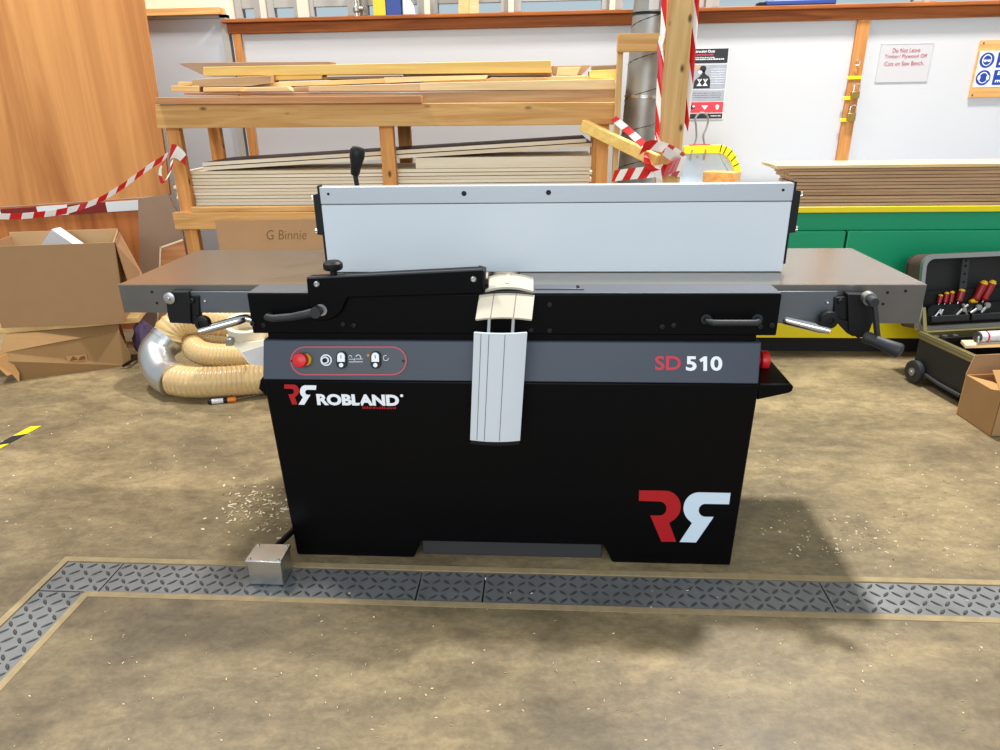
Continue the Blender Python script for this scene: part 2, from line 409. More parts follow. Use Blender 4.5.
# grey door, left of the boards
d = thing('door_1', None, None, (-2.3, WY, 0)); d['kind'] = 'structure'
mb = MB(); mb.box(-2.56, -2.06, WY-.01, WY+.03, .01, 1.86); build('door_leaf', mb, 'grey', d, bevel=.004)
mb = MB(); mb.box(-2.06, -2.015, WY-.02, WY+.03, 0, 1.88); mb.box(-2.62, -2.56, WY-.02, WY+.03, 0, 1.88); mb.box(-2.62, -2.015, WY-.02, WY+.03, 1.86, 1.878)
build('door_frame', mb, 'greyframe', d)
# windows over the rail
def window(i, x0, x1, wide_right, z0=RT+.004, z1=2.25):
    w = thing('window_%d' % i, None, None, ((x0+x1)/2, WY+.08, z0)); w['kind'] = 'structure'
    mb = MB(); fw = .045
    mb.box(x0, x0+fw, WY+.05, WY+.11, z0, z1); mb.box(x1-fw, x1, WY+.05, WY+.11, z0, z1)
    mb.box(x0, x1, WY+.05, WY+.11, z0, z0+.012); mb.box(x0, x1, WY+.05, WY+.11, z1-.03, z1); 
    build('window_frame', mb, 'greyframe', w)
    mb = MB(); mb.box(x0+fw, x1-fw, WY+.075, WY+.081, z0+.012, z1-.03); build('pane', mb, 'glass', w, smooth=False)
    if wide_right:
        mb = MB(); mb.box(x0+fw, x1-fw, WY+.056, WY+.1, 1.918, 1.985); build('transom', mb, 'greyframe', w)
wx = [-2.0, -1.79, -1.53, -1.18, -.73, -.2, .43, 1.02, 1.48, 2.32, 3.3, 4.3]
for i in range(len(wx)-1): window(i+1, wx[i]+.02, wx[i+1]-.02, wx[i] < .8)
for i, (x, c) in enumerate(zip(wx, 'bbbbbbbggggb')):
    mb = MB(); mb.box(x-.035 if x == -1.53 else x-.018, x+.035 if x == -1.53 else x+.018, WY+.035, WY+.125, RT+.004, 2.25); struct('trim_%d' % (9+i), mb, 'beigeframe' if c == 'b' else 'greyframe')

# ================================================================== THE PLANER
pl = thing('planer_thicknesser', 'large black surface planer with steel tables, tall white fence and red logo', 'planing machine', (-.08, .18, 0))
def bolt(mb, x, y, Y, r=.008, h=.006, dirv=(0, -1, 0)):
    p = at(x, y, Y); d = V(dirv); mb.lathe([(r, 0), (r, h*.6), (r*.7, h), (r*.45, h), (r*.4, h*.5)], p, d, 12)
# cabinet
CY = -.133
mb = MB()
prof = [at(268.5, 397, CY), at(297, 555.3, CY), at(414, 557.4, CY), at(421, 541.5, CY), at(604, 545.5, CY), at(612, 563, CY), at(730.5, 565.5, CY), at(757.5, 395, CY)]
for p in prof: p.z = max(p.z, 0) if p.z > .02 else 0
top = .604
prof[0] = V((-.784, CY, .55)); prof[-1] = V((.611, CY, .565))
prof = [V((-.786, CY, top))] + prof + [V((.613, CY, top))]
mb.prism(prof, (0, .60, 0))
cab = build('cabinet', mb, 'black', pl, bevel=.006)
mb = MB(); mb.prism([(-.782, -.100, .713), (-.786, CY, .604), (-.786, .45, .604), (-.782, .45, .713)], (.612+.783, 0, 0))
band = build('control_band', mb, 'bluegrey', pl, bevel=.003)
mb = MB(); mb.box(-.36, .205, -.112, .40, .0, .056); build('base_skid', mb, 'darkgrey', pl, bevel=.003)
# side shelves of the cabinet
mb = MB(); mb.prism([(.6135, -.124, .600), (.700, -.124, .600), (.708, -.124, .593), (.706, -.124, .580), (.698, -.124, .574), (.6135, -.124, .552)], (0, .5, 0))
build('side_shelf', mb, 'black', pl, bevel=.003)
mb = MB(); mb.prism([(-.7865, -.126, .612), (-.797, -.126, .600), (-.806, -.126, .572), (-.7865, -.126, .548)], (0, .5, 0))
build('side_shelf', mb, 'black', pl, bevel=.002)
# main body casting below tables
mb = MB(); mb.box(-.77, .60, -.09, .46, .713, .735); build('neck', mb, 'black', pl)
# front cover box
mb = MB(); mb.box(-.812, .652, -.095, -.004, .731, .848)
cover = build('front_cover', mb, 'black', pl, bevel=.004)
mb = MB(); mb.box(-.810, .650, -.092, -.002, .8482, .8505)
lip = build('cover_lip', mb, 'railsteel', pl, bevel=.0008)
for x, y in ((253, 323.5), (264, 325), (343, 324), (354, 325), (531, 330), (549.5, 304.5), (549.5, 330.5), (662, 326.5), (673.5, 325), (760, 326.5), (771.5, 325)):
    mb = MB(); bolt(mb, x, y, -.095, .0075); build('bolt', mb, 'darksteel', pl)
# bow handles on the cover
def bow(x0, x1, y):
    a, b = at(x0, y, -.095), at(x1, y, -.095); o = V((0, -.035, 0)); mb = MB()
    pts = [a, a+o*.6, a+o+V((.012, 0, 0)), b+o-V((.012, 0, 0)), b+o*.6, b]
    P = []
    for i in range(len(pts)-1):
        for k in range(4): P.append(pts[i].lerp(pts[i+1], k/4))
    P.append(pts[-1]); mb.tube(P, .0085, 12); mb.cyl(a, a-V((0, .004, 0)), .014); mb.cyl(b, b-V((0, .004, 0)), .014)
    build('handle', mb, 'rubber', pl)
bow(706, 757, 319)
# left handle runs to a pivot with a washer
a, b = at(270, 315, -.095), at(318, 310.5, -.112)
mb = MB(); o = V((0, -.03, 0))
P = [a, a+o*.7, a+o+V((.02, 0, -.001)), at(292, 317, -.125), at(305, 314.5, -.127), b+V((0, -.012, 0))]
Q = []
for i in range(len(P)-1):
    for k in range(5): Q.append(P[i].lerp(P[i+1], k/5))
Q.append(P[-1]); mb.tube(Q, [.009 + .004*(i/len(Q)) for i in range(len(Q))], 12)
mb.cyl(b+V((0, -.028, 0)), b+V((0, .006, 0)), .015)
hd = build('handle', mb, 'rubber', pl)
mb = MB(); c = at(321.5, 309.5, -.105); mb.cyl(c, c+V((0, -.006, 0)), .017); build('washer', mb, 'zinc', hd)
# tables
def table(name, x0, x1, zb):
    mb = MB(); mb.box(x0, x1, 0, .505, .8475, .85); mb.mi = 1; mb.box(x0, x1, 0, .505, zb, .8475); return build(name, mb, ['steel', 'castiron'], pl)
ti = table('infeed_table', -1.241, -.155, .764)
to = table('outfeed_table', -.055, 1.071, .738)
mb = MB(); mb.cyl((-.105, .01, .795), (-.105, .495, .795), .048, seg=24); build('cutter_block', mb, 'zinc', pl)
for x, y in ((152, 292), (157, 303), (887.5, 292.5), (883, 304), (905.5, 291)):
    mb = MB(); p = at(x, y, .0); mb.cyl(p+V((0, -.001, 0)), p+V((0, .001, 0)), .0042, seg=10); build('drilled_hole', mb, 'blackmatte', ti if x < 500 else to)
# front rails beside the cover
mb = MB(); mb.box(-1.02, -.815, -.014, -.0005, .768, .832); r1 = build('front_rail', mb, 'railsteel', pl, bevel=.002)
mb = MB(); mb.box(.655, .83, -.014, -.0005, .742, .834); r2 = build('front_rail', mb, 'railsteel', pl, bevel=.002)
mb = MB(); bolt(mb, 205.5, 300.5, -.014, .005); build('screw', mb, 'chrome', r1); mb = MB(); bolt(mb, 827, 302, -.014, .005); build('screw', mb, 'chrome', r2)
# left bracket, black folded plate with zinc disc and knob
mb = MB(); mb.slab([(165.5, 296), (169, 292), (187, 292), (190, 300), (191, 324), (170, 323), (167.5, 316)], -.03, .028)
mb.slab([(190, 295), (198.5, 296), (200, 324.5), (191.5, 324.5)], -.022, .02)
bl = build('clamp_bracket', mb, 'blackmatte', pl, bevel=.002)
mb = MB(); c = at(170, 298, -.03); mb.lathe([(.017, 0), (.017, .006), (.012, .008), (.006, .008), (.005, .014)], c, (0, -1, 0), 24); build('disc', mb, 'zinc', bl)
mb = MB(); c = at(207, 320.5, -.014)
mb.lathe([(.008, 0), (.008, .012), (.021, .014), (.023, .026), (.021, .036), (.010, .038), (.009, .034)], c, (0, -1, 0), 14); build('knob', mb, 'blackmatte', bl)
for x, y in ((192.5, 300.5), (195.5, 317.5)): mb = MB(); bolt(mb, x, y, -.022, .008, .008); build('bolt', mb, 'darksteel', bl)
# right bracket with crank
mb = MB(); mb.slab([(848, 294), (874.5, 295), (873, 322), (868, 336), (858, 338.5), (848.5, 331)], -.034, .03)
mb.slab([(835, 297.5), (848, 297), (847, 323), (833, 320.5)], -.022, .02)
mb.slab([(833, 318), (848, 321), (857, 330), (854, 337), (848, 334)], -.03, .016)
br = build('crank_bracket', mb, 'blackmatte', pl, bevel=.002)
for x, y in ((840, 301), (837, 318.5)): mb = MB(); bolt(mb, x, y, -.022, .008, .008); build('bolt', mb, 'darksteel', br)
mb = MB(); c = at(825, 317, -.014)
mb.lathe([(.008, 0), (.008, .012), (.024, .014), (.026, .026), (.024, .036), (.010, .038), (.009, .034)], c, (0, -1, 0), 14); build('knob', mb, 'blackmatte', br)
mb = MB(); c = at(867, 297, -.034); e = at(874.5, 303, -.085); mb.cyl(c, c.lerp(e, .45), .018); build('crank_collar', mb, 'steelgrey', br)
mb = MB(); mb.cyl(c.lerp(e, .3), e, .0135); f0 = at(877.5, 337, -.082)
mb.bar(at(874, 300, -.074), f0, .012, .018, up=(0, -1, 0)); build('crank_arm', mb, 'rubber', br, bevel=.003)
mb = MB(); h0 = at(864, 336, -.075); h1 = at(902, 352, -.14); D = (h1-h0)
mb.tube([h0, h0+D*.06, h0+D*.3, h0+D*.6, h0+D*.9, h0+D*.97, h1], [.012, .017, .0155, .0175, .0205, .018, .010], 18); build('crank_grip', mb, 'rubber', br)
# chrome clamp levers under the tables
def lever(pts, n='clamp_lever'):
    mb = MB(); P = [at(*p) for p in pts]; Q = []
    for i in range(len(P)-1):
        for k in range(4): Q.append(P[i].lerp(P[i+1], k/4))
    Q.append(P[-1]); m_ = len(Q); mb.tube(Q, [.008+.006*min(1, i/(m_*.5)) if i < m_-1 else .009 for i in range(m_)], 12); build(n, mb, 'chrome', pl)
lever([(258, 322, .0), (246, 318, -.0), (236, 321, -.015), (199, 331.5, -.05)])
lever([(770, 320, .0), (781, 318.5, .0), (790, 321, -.01), (830, 331, -.05)])
# e-stop on the right side and its plate
c = at(762, 360, .02); c.x = .640; mb = MB(); mb.lathe([(.012, -.03), (.012, .012), (.026, .016), (.029, .026), (.027, .036), (.014, .041)], c, (1, 0, 0), 24)
build('emergency_stop', mb, 'red', pl)
# fence
FX0, FX1 = -.651, .728
mb = MB(); mb.box(FX0, FX1, .15, .178, .8515, 1.056)
fn = build('fence', mb, 'fence', pl, bevel=.002)
mb = MB(); mb.box(FX0, FX1, .147, .186, 1.0585, 1.108); build('fence_rail', mb, 'fencetop', fn, bevel=.002)
mb = MB(); mb.box(FX0+.002, FX1-.002, .153, .178, 1.0562, 1.0583); build('fence_groove', mb, 'groove', fn)
for x, y in ((464, 193.5), (548.5, 192.5), (328.3, 194), (783.2, 190)):
    mb = MB(); p = at(x, y, .147); r = .0075 if 400 < x < 700 else .004; mb.cyl(p+V((0, -.001, 0)), p+V((0, .001, 0)), r, seg=14); build('fence_hole', mb, 'blackmatte', fn)
mb = MB(); mb.prism([(FX0-.022, .15, .968), (FX0-.022, .15, 1.085), (FX0-.007, .15, 1.088), (FX0-.007, .15, 1.112), (FX0-.001, .15, 1.112), (FX0-.001, .15, .875), (FX0-.006, .15, .875), (FX0-.006, .15, .966)], (0, .032, 0))
e1 = build('end_cap', mb, 'blackmatte', fn)
mb = MB(); mb.prism([(FX1+.022, .15, .968), (FX1+.022, .15, 1.085), (FX1+.007, .15, 1.088), (FX1+.007, .15, 1.112), (FX1+.001, .15, 1.112), (FX1+.001, .15, .875), (FX1+.006, .15, .875), (FX1+.006, .15, .966)], (0, .032, 0))
e2 = build('end_cap', mb, 'blackmatte', fn)
for s, x in ((-1, FX0-.022), (1, FX1+.022)):
    for z in (.978, 1.077): mb = MB(); mb.cyl((x, .165, z), (x+s*.009, .165, z), .006, seg=10); build('screw', mb, 'chrome', fn)
# fence carriage, brace and lock lever behind the fence
mb = MB(); mb.box(-.63, -.50, .19, .50, .8505, .885); mb.prism([(-.60, .178, .885), (-.60, .47, .885), (-.60, .178, 1.03)], (.05, 0, 0)); build('fence_carriage', mb, 'black', pl, bevel=.003)
mb = MB(); p0 = V((-.585, .40, .884)); p1 = at(355, 174, .38); p2 = at(357.5, 152, .38)
mb.tube([p0, p0.lerp(p1, .5), p1, p1.lerp(p2, .3)], .008, 12); lv = build('lock_lever', mb, 'darksteel', pl)
mb = MB(); D = p2-p1; mb.lathe([(.011, -.005), (.014, .0), (.018, .03), (.024, .055), (.024, .075), (.017, .085), (.006, .087)], p1, D, 14); build('grip', mb, 'blackmatte', lv)
# bridge guard arm
mb = MB()
arm = [at(306, 278.5, -.11), at(482, 269.5, -.11), at(483.5, 294, -.11), at(348, 298, -.11)]
c0 = at(346, 300, -.11)
curve = [at(x, y, -.11) for x, y in ((345, 303), (342, 311), (336, 317), (327, 321), (318, 321), (310, 318))]
mb.prism(arm+curve, (0, .045, 0))
ga = build('guard_arm', mb, 'black', pl, bevel=.004)
mb = MB(); mb.slab([(307, 279), (482, 270.5), (482, 269.3), (306.5, 277.5)], -.1105, .012); build('arm_edge', mb, 'darkgrey', ga)
for x, y, r in ((317, 284, .0085), (473.5, 279, .0085)): mb = MB(); bolt(mb, x, y, -.111, r, .008); build('bolt', mb, 'zinc', ga)
c = at(334, 276, -.085); mb = MB(); mb.lathe([(.010, -.005), (.010, .014), (.024, .018), (.027, .024), (.027, .036), (.020, .042), (.008, .043)], c, (0, 0, 1), 9); build('arm_knob', mb, 'blackmatte', ga)
c = at(486.5, 283, -.07); mb = MB(); mb.cyl(c+V((-.014, 0, 0)), c+V((.006, 0, 0)), .013, seg=14); build('arm_knob', mb, 'blackmatte', ga)
mb = MB(); mb.slab([(477, 269), (485, 271), (485, 296), (480, 296)], -.095, .05); build('arm_end', mb, 'blackmatte', ga, bevel=.002)
# bridge guard: two aluminium extrusions, first lying over the table edge and second hanging down
def extr(name, a0, a1, w, rise, drop, N, mat='alu', grooves=(), parent=pl):
    """arched extrusion between end points a0 -> a1 (mid lines), width along X"""
    a0, a1, N = V(a0), V(a1), V(N).normalized(); mb = MB(); n = 14; prof = []
    for i in range(n+1):
        t = i/n*2-1; prof.append((t*w/2, rise*(1-t*t)))
    low = [(w/2-.001, -.006)] + [(w/2-.004-(w-.008)*i/n, rise*(1-(1-2*i/n)**2)-.007) for i in range(n+1)] + [(-w/2+.001, -.006)]
    ring = [(V((x, 0, 0)), z) for x, z in prof] + [(V((x, 0, 0)), z) for x, z in low]
    mb.prism([a0+x+N*z for x, z in ring], a1-a0)
    o = build(name, mb, mat, parent, bevel=.0008, ang=25)
    for t in grooves:
        g = MB(); z = rise*(1-t*t)+.0004; x = V((t*w/2, 0, 0)); D = a1-a0
        g.bar(a0+D*.01+x+N*z, a0+D*.99+x+N*z, .0016, .0008, up=N); build('groove', g, 'groove', o)
    return o
K0, K1 = at(509.5, 277.5, .065), at(507.5, 291, -.088)
NK = (K1-K0).cross(V((1, 0, 0))).normalized(); NK = NK if NK.z > 0 else -NK
g1 = extr('guard_clamp', K0, K1, .142, .012, 0, NK)
mb = MB(); mb.bar(K0+NK*.012+V((-.002, 0, 0)), K0.lerp(K1, .8)+NK*.0135+V((-.002, 0, 0)), .010, .004, up=NK); build('clamp_tab', mb, 'alu', g1)
mb = MB(); mb.bar(K0+V((-.068, -.005, .004)), K1+V((-.068, 0, .004)), .012, .028); build('clamp_post', mb, 'alu', g1)
A0, A1 = at(507, 294, -.102), at(503.5, 319.5, -.168)
NA = (A1-A0).cross(V((1, 0, 0))).normalized(); NA = NA if NA.z > 0 else -NA
mb = MB(); mb.prism([A0+V((x*.0735, 0, 0))+NA*(.010*(1-x*x)+o) for x, o in [(t/6, .004) for t in range(-6, 7)]+[(t/6, -.006) for t in range(6, -7, -1)]], (A1-A0).normalized()*.004); build('clamp_gap', mb, 'blackmatte', g1)
g2 = extr('guard_section', A0+(A1-A0)*.04, A1, .151, .010, 0, NA, grooves=(-.45, .35))
B0, B1 = at(500.5, 332.5, -.2), at(495, 440.5, -.2)
NB = (B1-B0).cross(V((1, 0, 0))).normalized(); NB = NB if NB.y < 0 else -NB
g3 = extr('guard_section', B0, B1, .141, .010, 0, NB, grooves=(-.72, -.42, .18), mat='fence')
mb = MB()
D = (B1-B0).normalized()
mb.prism([B1+V((x, 0, 0))+NB*z for x, z in [(-.069, -.004)]+[(.069*t/6, .009*(1-(t/6)**2)-.001) for t in range(-6, 7)]+[(.069, -.004)]], D*.012)
build('end_cap', mb, 'blackmatte', g3)
for x in (489.5, 513.5): mb = MB(); mb.cyl(at(x, 316, -.160), at(x-1.2, 337, -.192), .0055, seg=12); build('guard_rod', mb, 'chrome', pl)
mb = MB(); mb.box(-.006, .128, -.062, -.03, .8507, .8545); sp = build('slide_plate', mb, 'railsteel', pl, bevel=.001)
for y in (-.054, -.040): mb = MB(); mb.cyl((.112, y, .8546), (.112, y, .857), .0045, seg=10); build('screw', mb, 'blackmatte', sp)

# control plate, on the tilted band
PA, PB = V((0, -.100, .713)), V((0, -.133, .604)); PU = (PA-PB).normalized(); PN = V((1, 0, 0)).cross(PU).normalized()
def pp(x, y, h=.0): return onplane(x, y, PB, PN) + PN*h
pe = MB()
def rr_loop(x0, x1, y0, y1, n=10):
    r = (y1-y0)/2; cy = (y0+y1)/2; L = []
    for i in range(n+1):
        t = -math.pi/2+math.pi*i/n; L.append((x1-r+r*math.cos(t), cy+r*math.sin(t)))
    for i in range(n+1):
        t = math.pi/2+math.pi*i/n; L.append((x0+r+r*math.cos(t), cy+r*math.sin(t)))
    return L
pe.prism([pp(x, y, .0002) for x, y in rr_loop(290, 407.5, 346, 375.6)], PN*.0018)
cp = build('control_plate', pe, 'plate', band, bevel=0)
mb = MB(); lo = rr_loop(290.6, 407, 346.5, 375.2); li = rr_loop(291.8, 405.8, 347.6, 374.1)
n = len(lo); mb.add([pp(x, y, .0026) for x, y in lo]+[pp(x, y, .0026) for x, y in li], [(i, (i+1) % n, n+(i+1) % n, n+i) for i in range(n)])
build('plate_outline', mb, 'pinkline', band, smooth=False)
mb = MB(); c = pp(303.5, 359.5, .002); mb.lathe([(.0175, 0), (.0175, .008)], pp(306, 359.5, .002), PN, 24)
yc = build('stop_collar', mb, 'toolyellow', band)
mb = MB(); mb.lathe([(.012, .0), (.012, .016), (.021, .018), (.0215, .028), (.019, .034), (.009, .037), (.0001, .0375)], c, PN, 28); build('emergency_stop', mb, 'red', band)
mb = MB(); c = pp(326.5, 360, .002); mb.lathe([(.0165, 0), (.0165, .002)], c, PN, 24); build('selector_ring', mb, 'white', band)
mb = MB(); mb.lathe([(.0125, .002), (.0125, .004)], c, PN, 24); build('selector_gap', mb, 'blackmatte', band)
mb = MB(); mb.lathe([(.0105, .003), (.0105, .010), (.0075, .011)], c, PN, 24); mb.mi = 1; mb.lathe([(.0068, .009), (.0062, .018), (.004, .019)], c, PN, 20); build('selector_switch', mb, ['white', 'blackmatte'], band)
for cx in (342.3, 376.3):
    mb = MB(); mb.prism([pp(x, y, .002) for x, y in [(cx+5*math.cos(t), 356+5*math.sin(t)) for t in [math.pi+math.pi*i/8 for i in range(9)]]+[(cx+5*math.cos(t), 363.5+5*math.sin(t)) for t in [math.pi*i/8 for i in range(9)]]], PN*.008)
    bb = build('push_button', mb, 'blackmatte', band)
    mb = MB(); mb.prism([pp(x, y, .010) for x, y in [(cx+3.7*math.cos(t), 356+3.7*math.sin(t)) for t in [math.pi+math.pi*i/8 for i in range(9)]]+[(cx+3.7, 361.5), (cx-3.7, 361.5)]], PN*.003)
    mb.mi = 1; q = pp(cx, 356.5, .0132); mb.bar(q-PU*.005, q+PU*.005, .0022, .0006, up=PN)
    mb.mi = 0; mb.lathe([(.0062, 0), (.0062, .002), (.0032, .002), (.0032, .0005)], pp(cx, 364.8, .010), PN, 18)
    build('button_caps', mb, ['white', 'groove'], bb)
ic = MB()
def iline(pts, w=.0012):
    for a, b in zip(pts, pts[1:]): ic.bar(pp(*a, .0024), pp(*b, .0024), w, .0006, up=PN)
iline([(349, 361.8), (363, 361.8)], .0015); iline([(349, 359.2), (355, 359.2)]); iline([(355, 361), (355, 358)]); iline([(356, 359), (363, 359)])
iline([(350.5+1.6*math.cos(t/8*math.pi), 357.5-2.2*math.sin(t/8*math.pi)) for t in range(9)]); iline([(358.5+2.6*math.cos(t/8*math.pi-.3), 357.8-3*math.sin(t/8*math.pi-.3)) for t in range(9)], .0016)
iline([(386+2.6*math.cos(t/10*2*math.pi), 358+2.7*math.sin(t/10*2*math.pi)) for t in range(9)], .0014)
build('pictograms', ic, 'white', band)
mb = MB(); mb.lathe([(.0042, 0), (.0042, .003), (.002, .004)], pp(368.6, 355.3, .002), PN, 14); build('pilot_lamp', mb, 'amber', band)
for x, y in ((292.3, 361), (403.5, 361)): mb = MB(); mb.lathe([(.0035, 0), (.0035, .003)], pp(x, y, .002), PN, 10); build('screw', mb, 'blackmatte', band)
a, b, t0 = pp(654.8, 370.2, .0), pp(680.8, 370.2, .0), pp(654.8, 355.8, .0)
text('SD', a, b-a, t0-a, (b-a).length, (t0-a).length, 'sdred', band, bold=.02, label='red letters')
for ch, x0, x1 in (('5', 685.8, 696.5), ('0', 710.3, 722.2)):
    a, b, t0 = pp(x0, 370.7, .0), pp(x1, 370.9, .0), pp(x0, 356.1, .0)
    text(ch, a, b-a, t0-a, (b-a).length, (t0-a).length, 'white', band, bold=.03, label='white numeral')
mb = MB(); mb.prism([pp(x, y, .0004) for x, y in ((703.2, 370.8), (707, 370.8), (707, 356.4), (703.8, 356.4), (699.2, 359.6), (700.8, 362.2), (703.2, 360.8))], PN*.001)
o = build('lettering', mb, 'white', band, smooth=False); o['label'] = 'white numeral'

# logos on the cabinet
def arc(cx, cy, r, a0, a1, n=12): return [(cx+r*math.cos(R(a0+(a1-a0)*i/n)), cy+r*math.sin(R(a0+(a1-a0)*i/n))) for i in range(n+1)]
Z0 = (620, 470); zs = 1000/130
redp = [(147, 155)] + arc(345, 280, 122, -90, 55, 16) + [(378, 406), (432, 550), (318, 550), (232, 348)] + arc(303, 295, 54, 90, -90, 12) + [(145, 236)]
whip = [(850, 176)] + [(x, y) for x, y in arc(610, 293, 122, -90, -235, 16)] + [(553, 408), (458, 552), (584, 556), (720, 360)] + arc(655, 309, 50, 90, 270, 12) + [(838, 262)]
def logo(fmap, cm1, cm2, parent):
    for poly, mat, lb in ((redp, cm1, 'red half of the logo'), (whip, cm2, 'pale half of the logo')):
        mb = MB(); mb.prism([at(*fmap(x, y), CY-.0004) for x, y in poly], (0, -.0012, 0)); o = build('logo', mb, mat, parent, smooth=False); o['label'] = lb
logo(lambda x, y: (Z0[0]+x/zs, Z0[1]+y/zs), 'logored', 'logoblue', cab)
logo(lambda x, y: (284.5+(x-147)/(850-147)*32, 384.3+(y-155)/(556-155)*20.3), 'logored', 'white', cab)
a, b, t0 = at(317.5, 405, CY-.0004), at(399.5, 405.8, CY-.0004), at(317.5, 393.7, CY-.0004)
text('ROBLAND', a, V((1, 0, 0)), V((0, 0, 1)), b.x-a.x, t0.z-a.z, 'white', cab, bold=.05, label='white lettering')
mb = MB(); c = at(401.7, 395.6, CY-.0005); mb.cyl(c, c+V((0, -.001, 0)), .0045, seg=14); build('trade_mark', mb, 'white', cab)
a, b = at(362.5, 408.6, CY-.0004), at(395, 409, CY-.0004)
text('NICHOLLS DELIVERS', a, V((1, 0, 0)), V((0, 0, 1)), b.x-a.x, .0095, 'logored', cab, label='small red lettering') if False else None
mb = MB(); rr = random.Random(3); x = a.x
while x < b.x:
    w = rr.uniform(.002, .005); h = rr.uniform(.004, .008); mb.box(x, x+w, CY-.0015, CY-.0004, a.z, a.z+h); x += w+rr.uniform(.0015, .0035)
build('small_print', mb, 'logored', cab, smooth=False)

# ---------------------------------------------------------------- junction box and conduit
jb = thing('junction_box', 'small galvanised junction box screwed to the floor beside the machine foot', 'junction box', (-.80, -.243, 0))
mb = MB(); mb.box(-.853, -.752, -.283, -.203, .0015, .078); build('box_body', mb, 'galv', jb, bevel=.002)
mb = MB(); mb.box(-.857, -.748, -.287, -.199, .0785, .088); ld = build('box_lid', mb, 'galv', jb, bevel=.002)
for x in (-.846, -.759):
    for y in (-.277, -.209): mb = MB(); mb.lathe([(.005, 0), (.005, .002), (.003, .004)], (x, y, .088), (0, 0, 1), 10); build('screw', mb, 'zinc', ld)
mb = MB(); mb.tube([(-.815, -.2, .045), (-.815, -.17, .05), (-.80, -.12, .052), (-.792, -.08, .05), (-.788, -.02, .045), (-.79, .06, .02), (-.80, .2, .012)], .010, 10)
build('conduit', mb, 'blackmatte', jb)

# ================================================================== LEFT SIDE
# leaning plywood sheet, resting on the lower plywood panel
mb = MB(); mb.prism([at(0, 206.5, 2.2)+V((-.6, 0, -.036)), at(137, 197.3, 2.2), at(170, 195, 2.2), at(165, 155, 2.2), at(143, 0, 2.2), at(143, 0, 2.2)+V((.022, 0, .45)), V((-3.9, 2.2, 2.5))], (0, .018, 0))
single('plywood_sheet', mb, 'plyface', 'tall orange-brown plywood sheet standing at the left edge of the view', 'plywood')
# lower panel
lp = thing('low_plywood', 'low plywood panel with a red and white striped top strip behind the open carton', 'plywood', (-2.9, 2.2, 0))
p0, p1 = at(0, 207.5, 2.19), at(137, 198.3, 2.19); dz = (p1.z-p0.z)/(p1.x-p0.x)
XL = -3.9; XR = -2.36
zt = lambda x: p1.z+dz*(x-p1.x)-.006
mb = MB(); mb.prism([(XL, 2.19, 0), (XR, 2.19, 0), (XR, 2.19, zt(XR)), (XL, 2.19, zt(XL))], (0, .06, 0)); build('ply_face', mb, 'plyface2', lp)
mb = MB(); xs = [XL, -3.6] + [at(x, 210, 2.18).x for x in (0, 37, 68, 107)] + [XR]
xs[1] = at(-36, 210, 2.18).x
for i in range(len(xs)-1):
    mb.mi = i % 2
    a, b = xs[i], xs[i+1]; mb.prism([(a, 2.18, zt(a)-.062), (b, 2.18, zt(b)-.062), (b, 2.18, zt(b)-.004), (a, 2.18, zt(a)-.004)], (0, .0095, 0))
build('striped_strip', mb, ['darkred', 'stripewhite'], lp, smooth=False)
# grey-brown board leaning at rack end
mb = MB(); mb.prism([(-2.50, 2.03, 0), (-2.10, 2.03, 0), (-2.105, 2.03, .75), (-2.13, 2.03, .80), at(168, 194, 2.03), at(138, 199, 2.03), at(140, 290, 2.03)], (0, .012, 0))
single('grey_board', mb, 'greyboard', 'grey-brown board standing between the striped panel and the timber rack', 'board')
mb = MB(); q = [at(160, 247, 1.96), at(183, 239, 1.96), V((-2.06, 1.96, 0)), V((-2.36, 1.96, 0))]; mb.prism(q, (0, .018, 0)); mb.mi = 1
def edge(a, b, w=.009):
    d = (b-a).normalized(); n_ = V((-d.z, 0, d.x)); mb.prism([a, b, b-n_*w, a-n_*w], (0, -.0006, 0))
edge(q[1], q[0], -.009) if False else None
mb.bar(q[0]+V((0, -.001, -.004)), q[1]+V((0, -.001, -.004)), .002, .010); mb.bar(q[0]+V((.004, -.001, 0)), q[3]+V((.004, -.001, 0)), .010, .002, up=(0, 1, 0))
single('plywood_offcut', mb, ['redwood', 'plyedge'], 'small brown plywood offcut with pale edges leaning against the rack leg', 'plywood')

# cartons
def rotbox(c, ang):  # local frame at c, rotated about z
    return Matrix.Translation(V(c)) @ Matrix.Rotation(ang, 4, 'Z')
# crushed carton
a, b = onz(22, 380), onz(131, 365); ang = math.atan2(b.y-a.y, b.x-a.x); L = (b-a).length
cr = thing('crushed_carton', 'squashed brown cardboard carton lying under the board with the open carton', 'cardboard box', tuple(a))
mb = MB(); mb.T = rotbox(a, ang)
H = .236
fr = [(.0, 0, 0), (L, -.01, 0), (L+.012, -.03, .06), (L-.02, 0, .195), (L*.5, -.014, .19), (-.04, -.012, .165), (-.075, -.03, .13)]
bk = [(-.05, .34, 0), (L-.05, .34, 0), (L-.04, .34, .06), (L-.05, .34, H), (L*.5, .34, H), (-.05, .34, H), (-.08, .34, .12)]
n = 7; tp = [(L-.02, .05, H), (L*.5, .05, H), (-.03, .05, H)]
vs = fr+bk+tp
mb.add(vs, [(0, 1, 2, 3, 4, 5, 6), tuple(range(13, 6, -1)), (0, 7, 8, 1), (1, 8, 9, 2), (2, 9, 10, 14, 3), (3, 14, 15, 4), (4, 15, 16, 5), (14, 10, 11, 15), (15, 11, 12, 16), (5, 16, 12, 13, 6), (6, 13, 7, 0)])
build('carton_body', mb, 'cardd', cr, smooth=False)
mb = MB(); mb.T = rotbox(a, ang); mb.prism([(-.10, -.045, .14), (-.03, -.018, .160), (.0, -.02, .05), (-.01, -.03, .0), (-.03, -.03, .05), (-.05, -.045, .05)], (.004, -.004, 0)); build('torn_flap', mb, 'cardo', cr, smooth=False)
mb = MB(); mb.T = rotbox(a, ang)
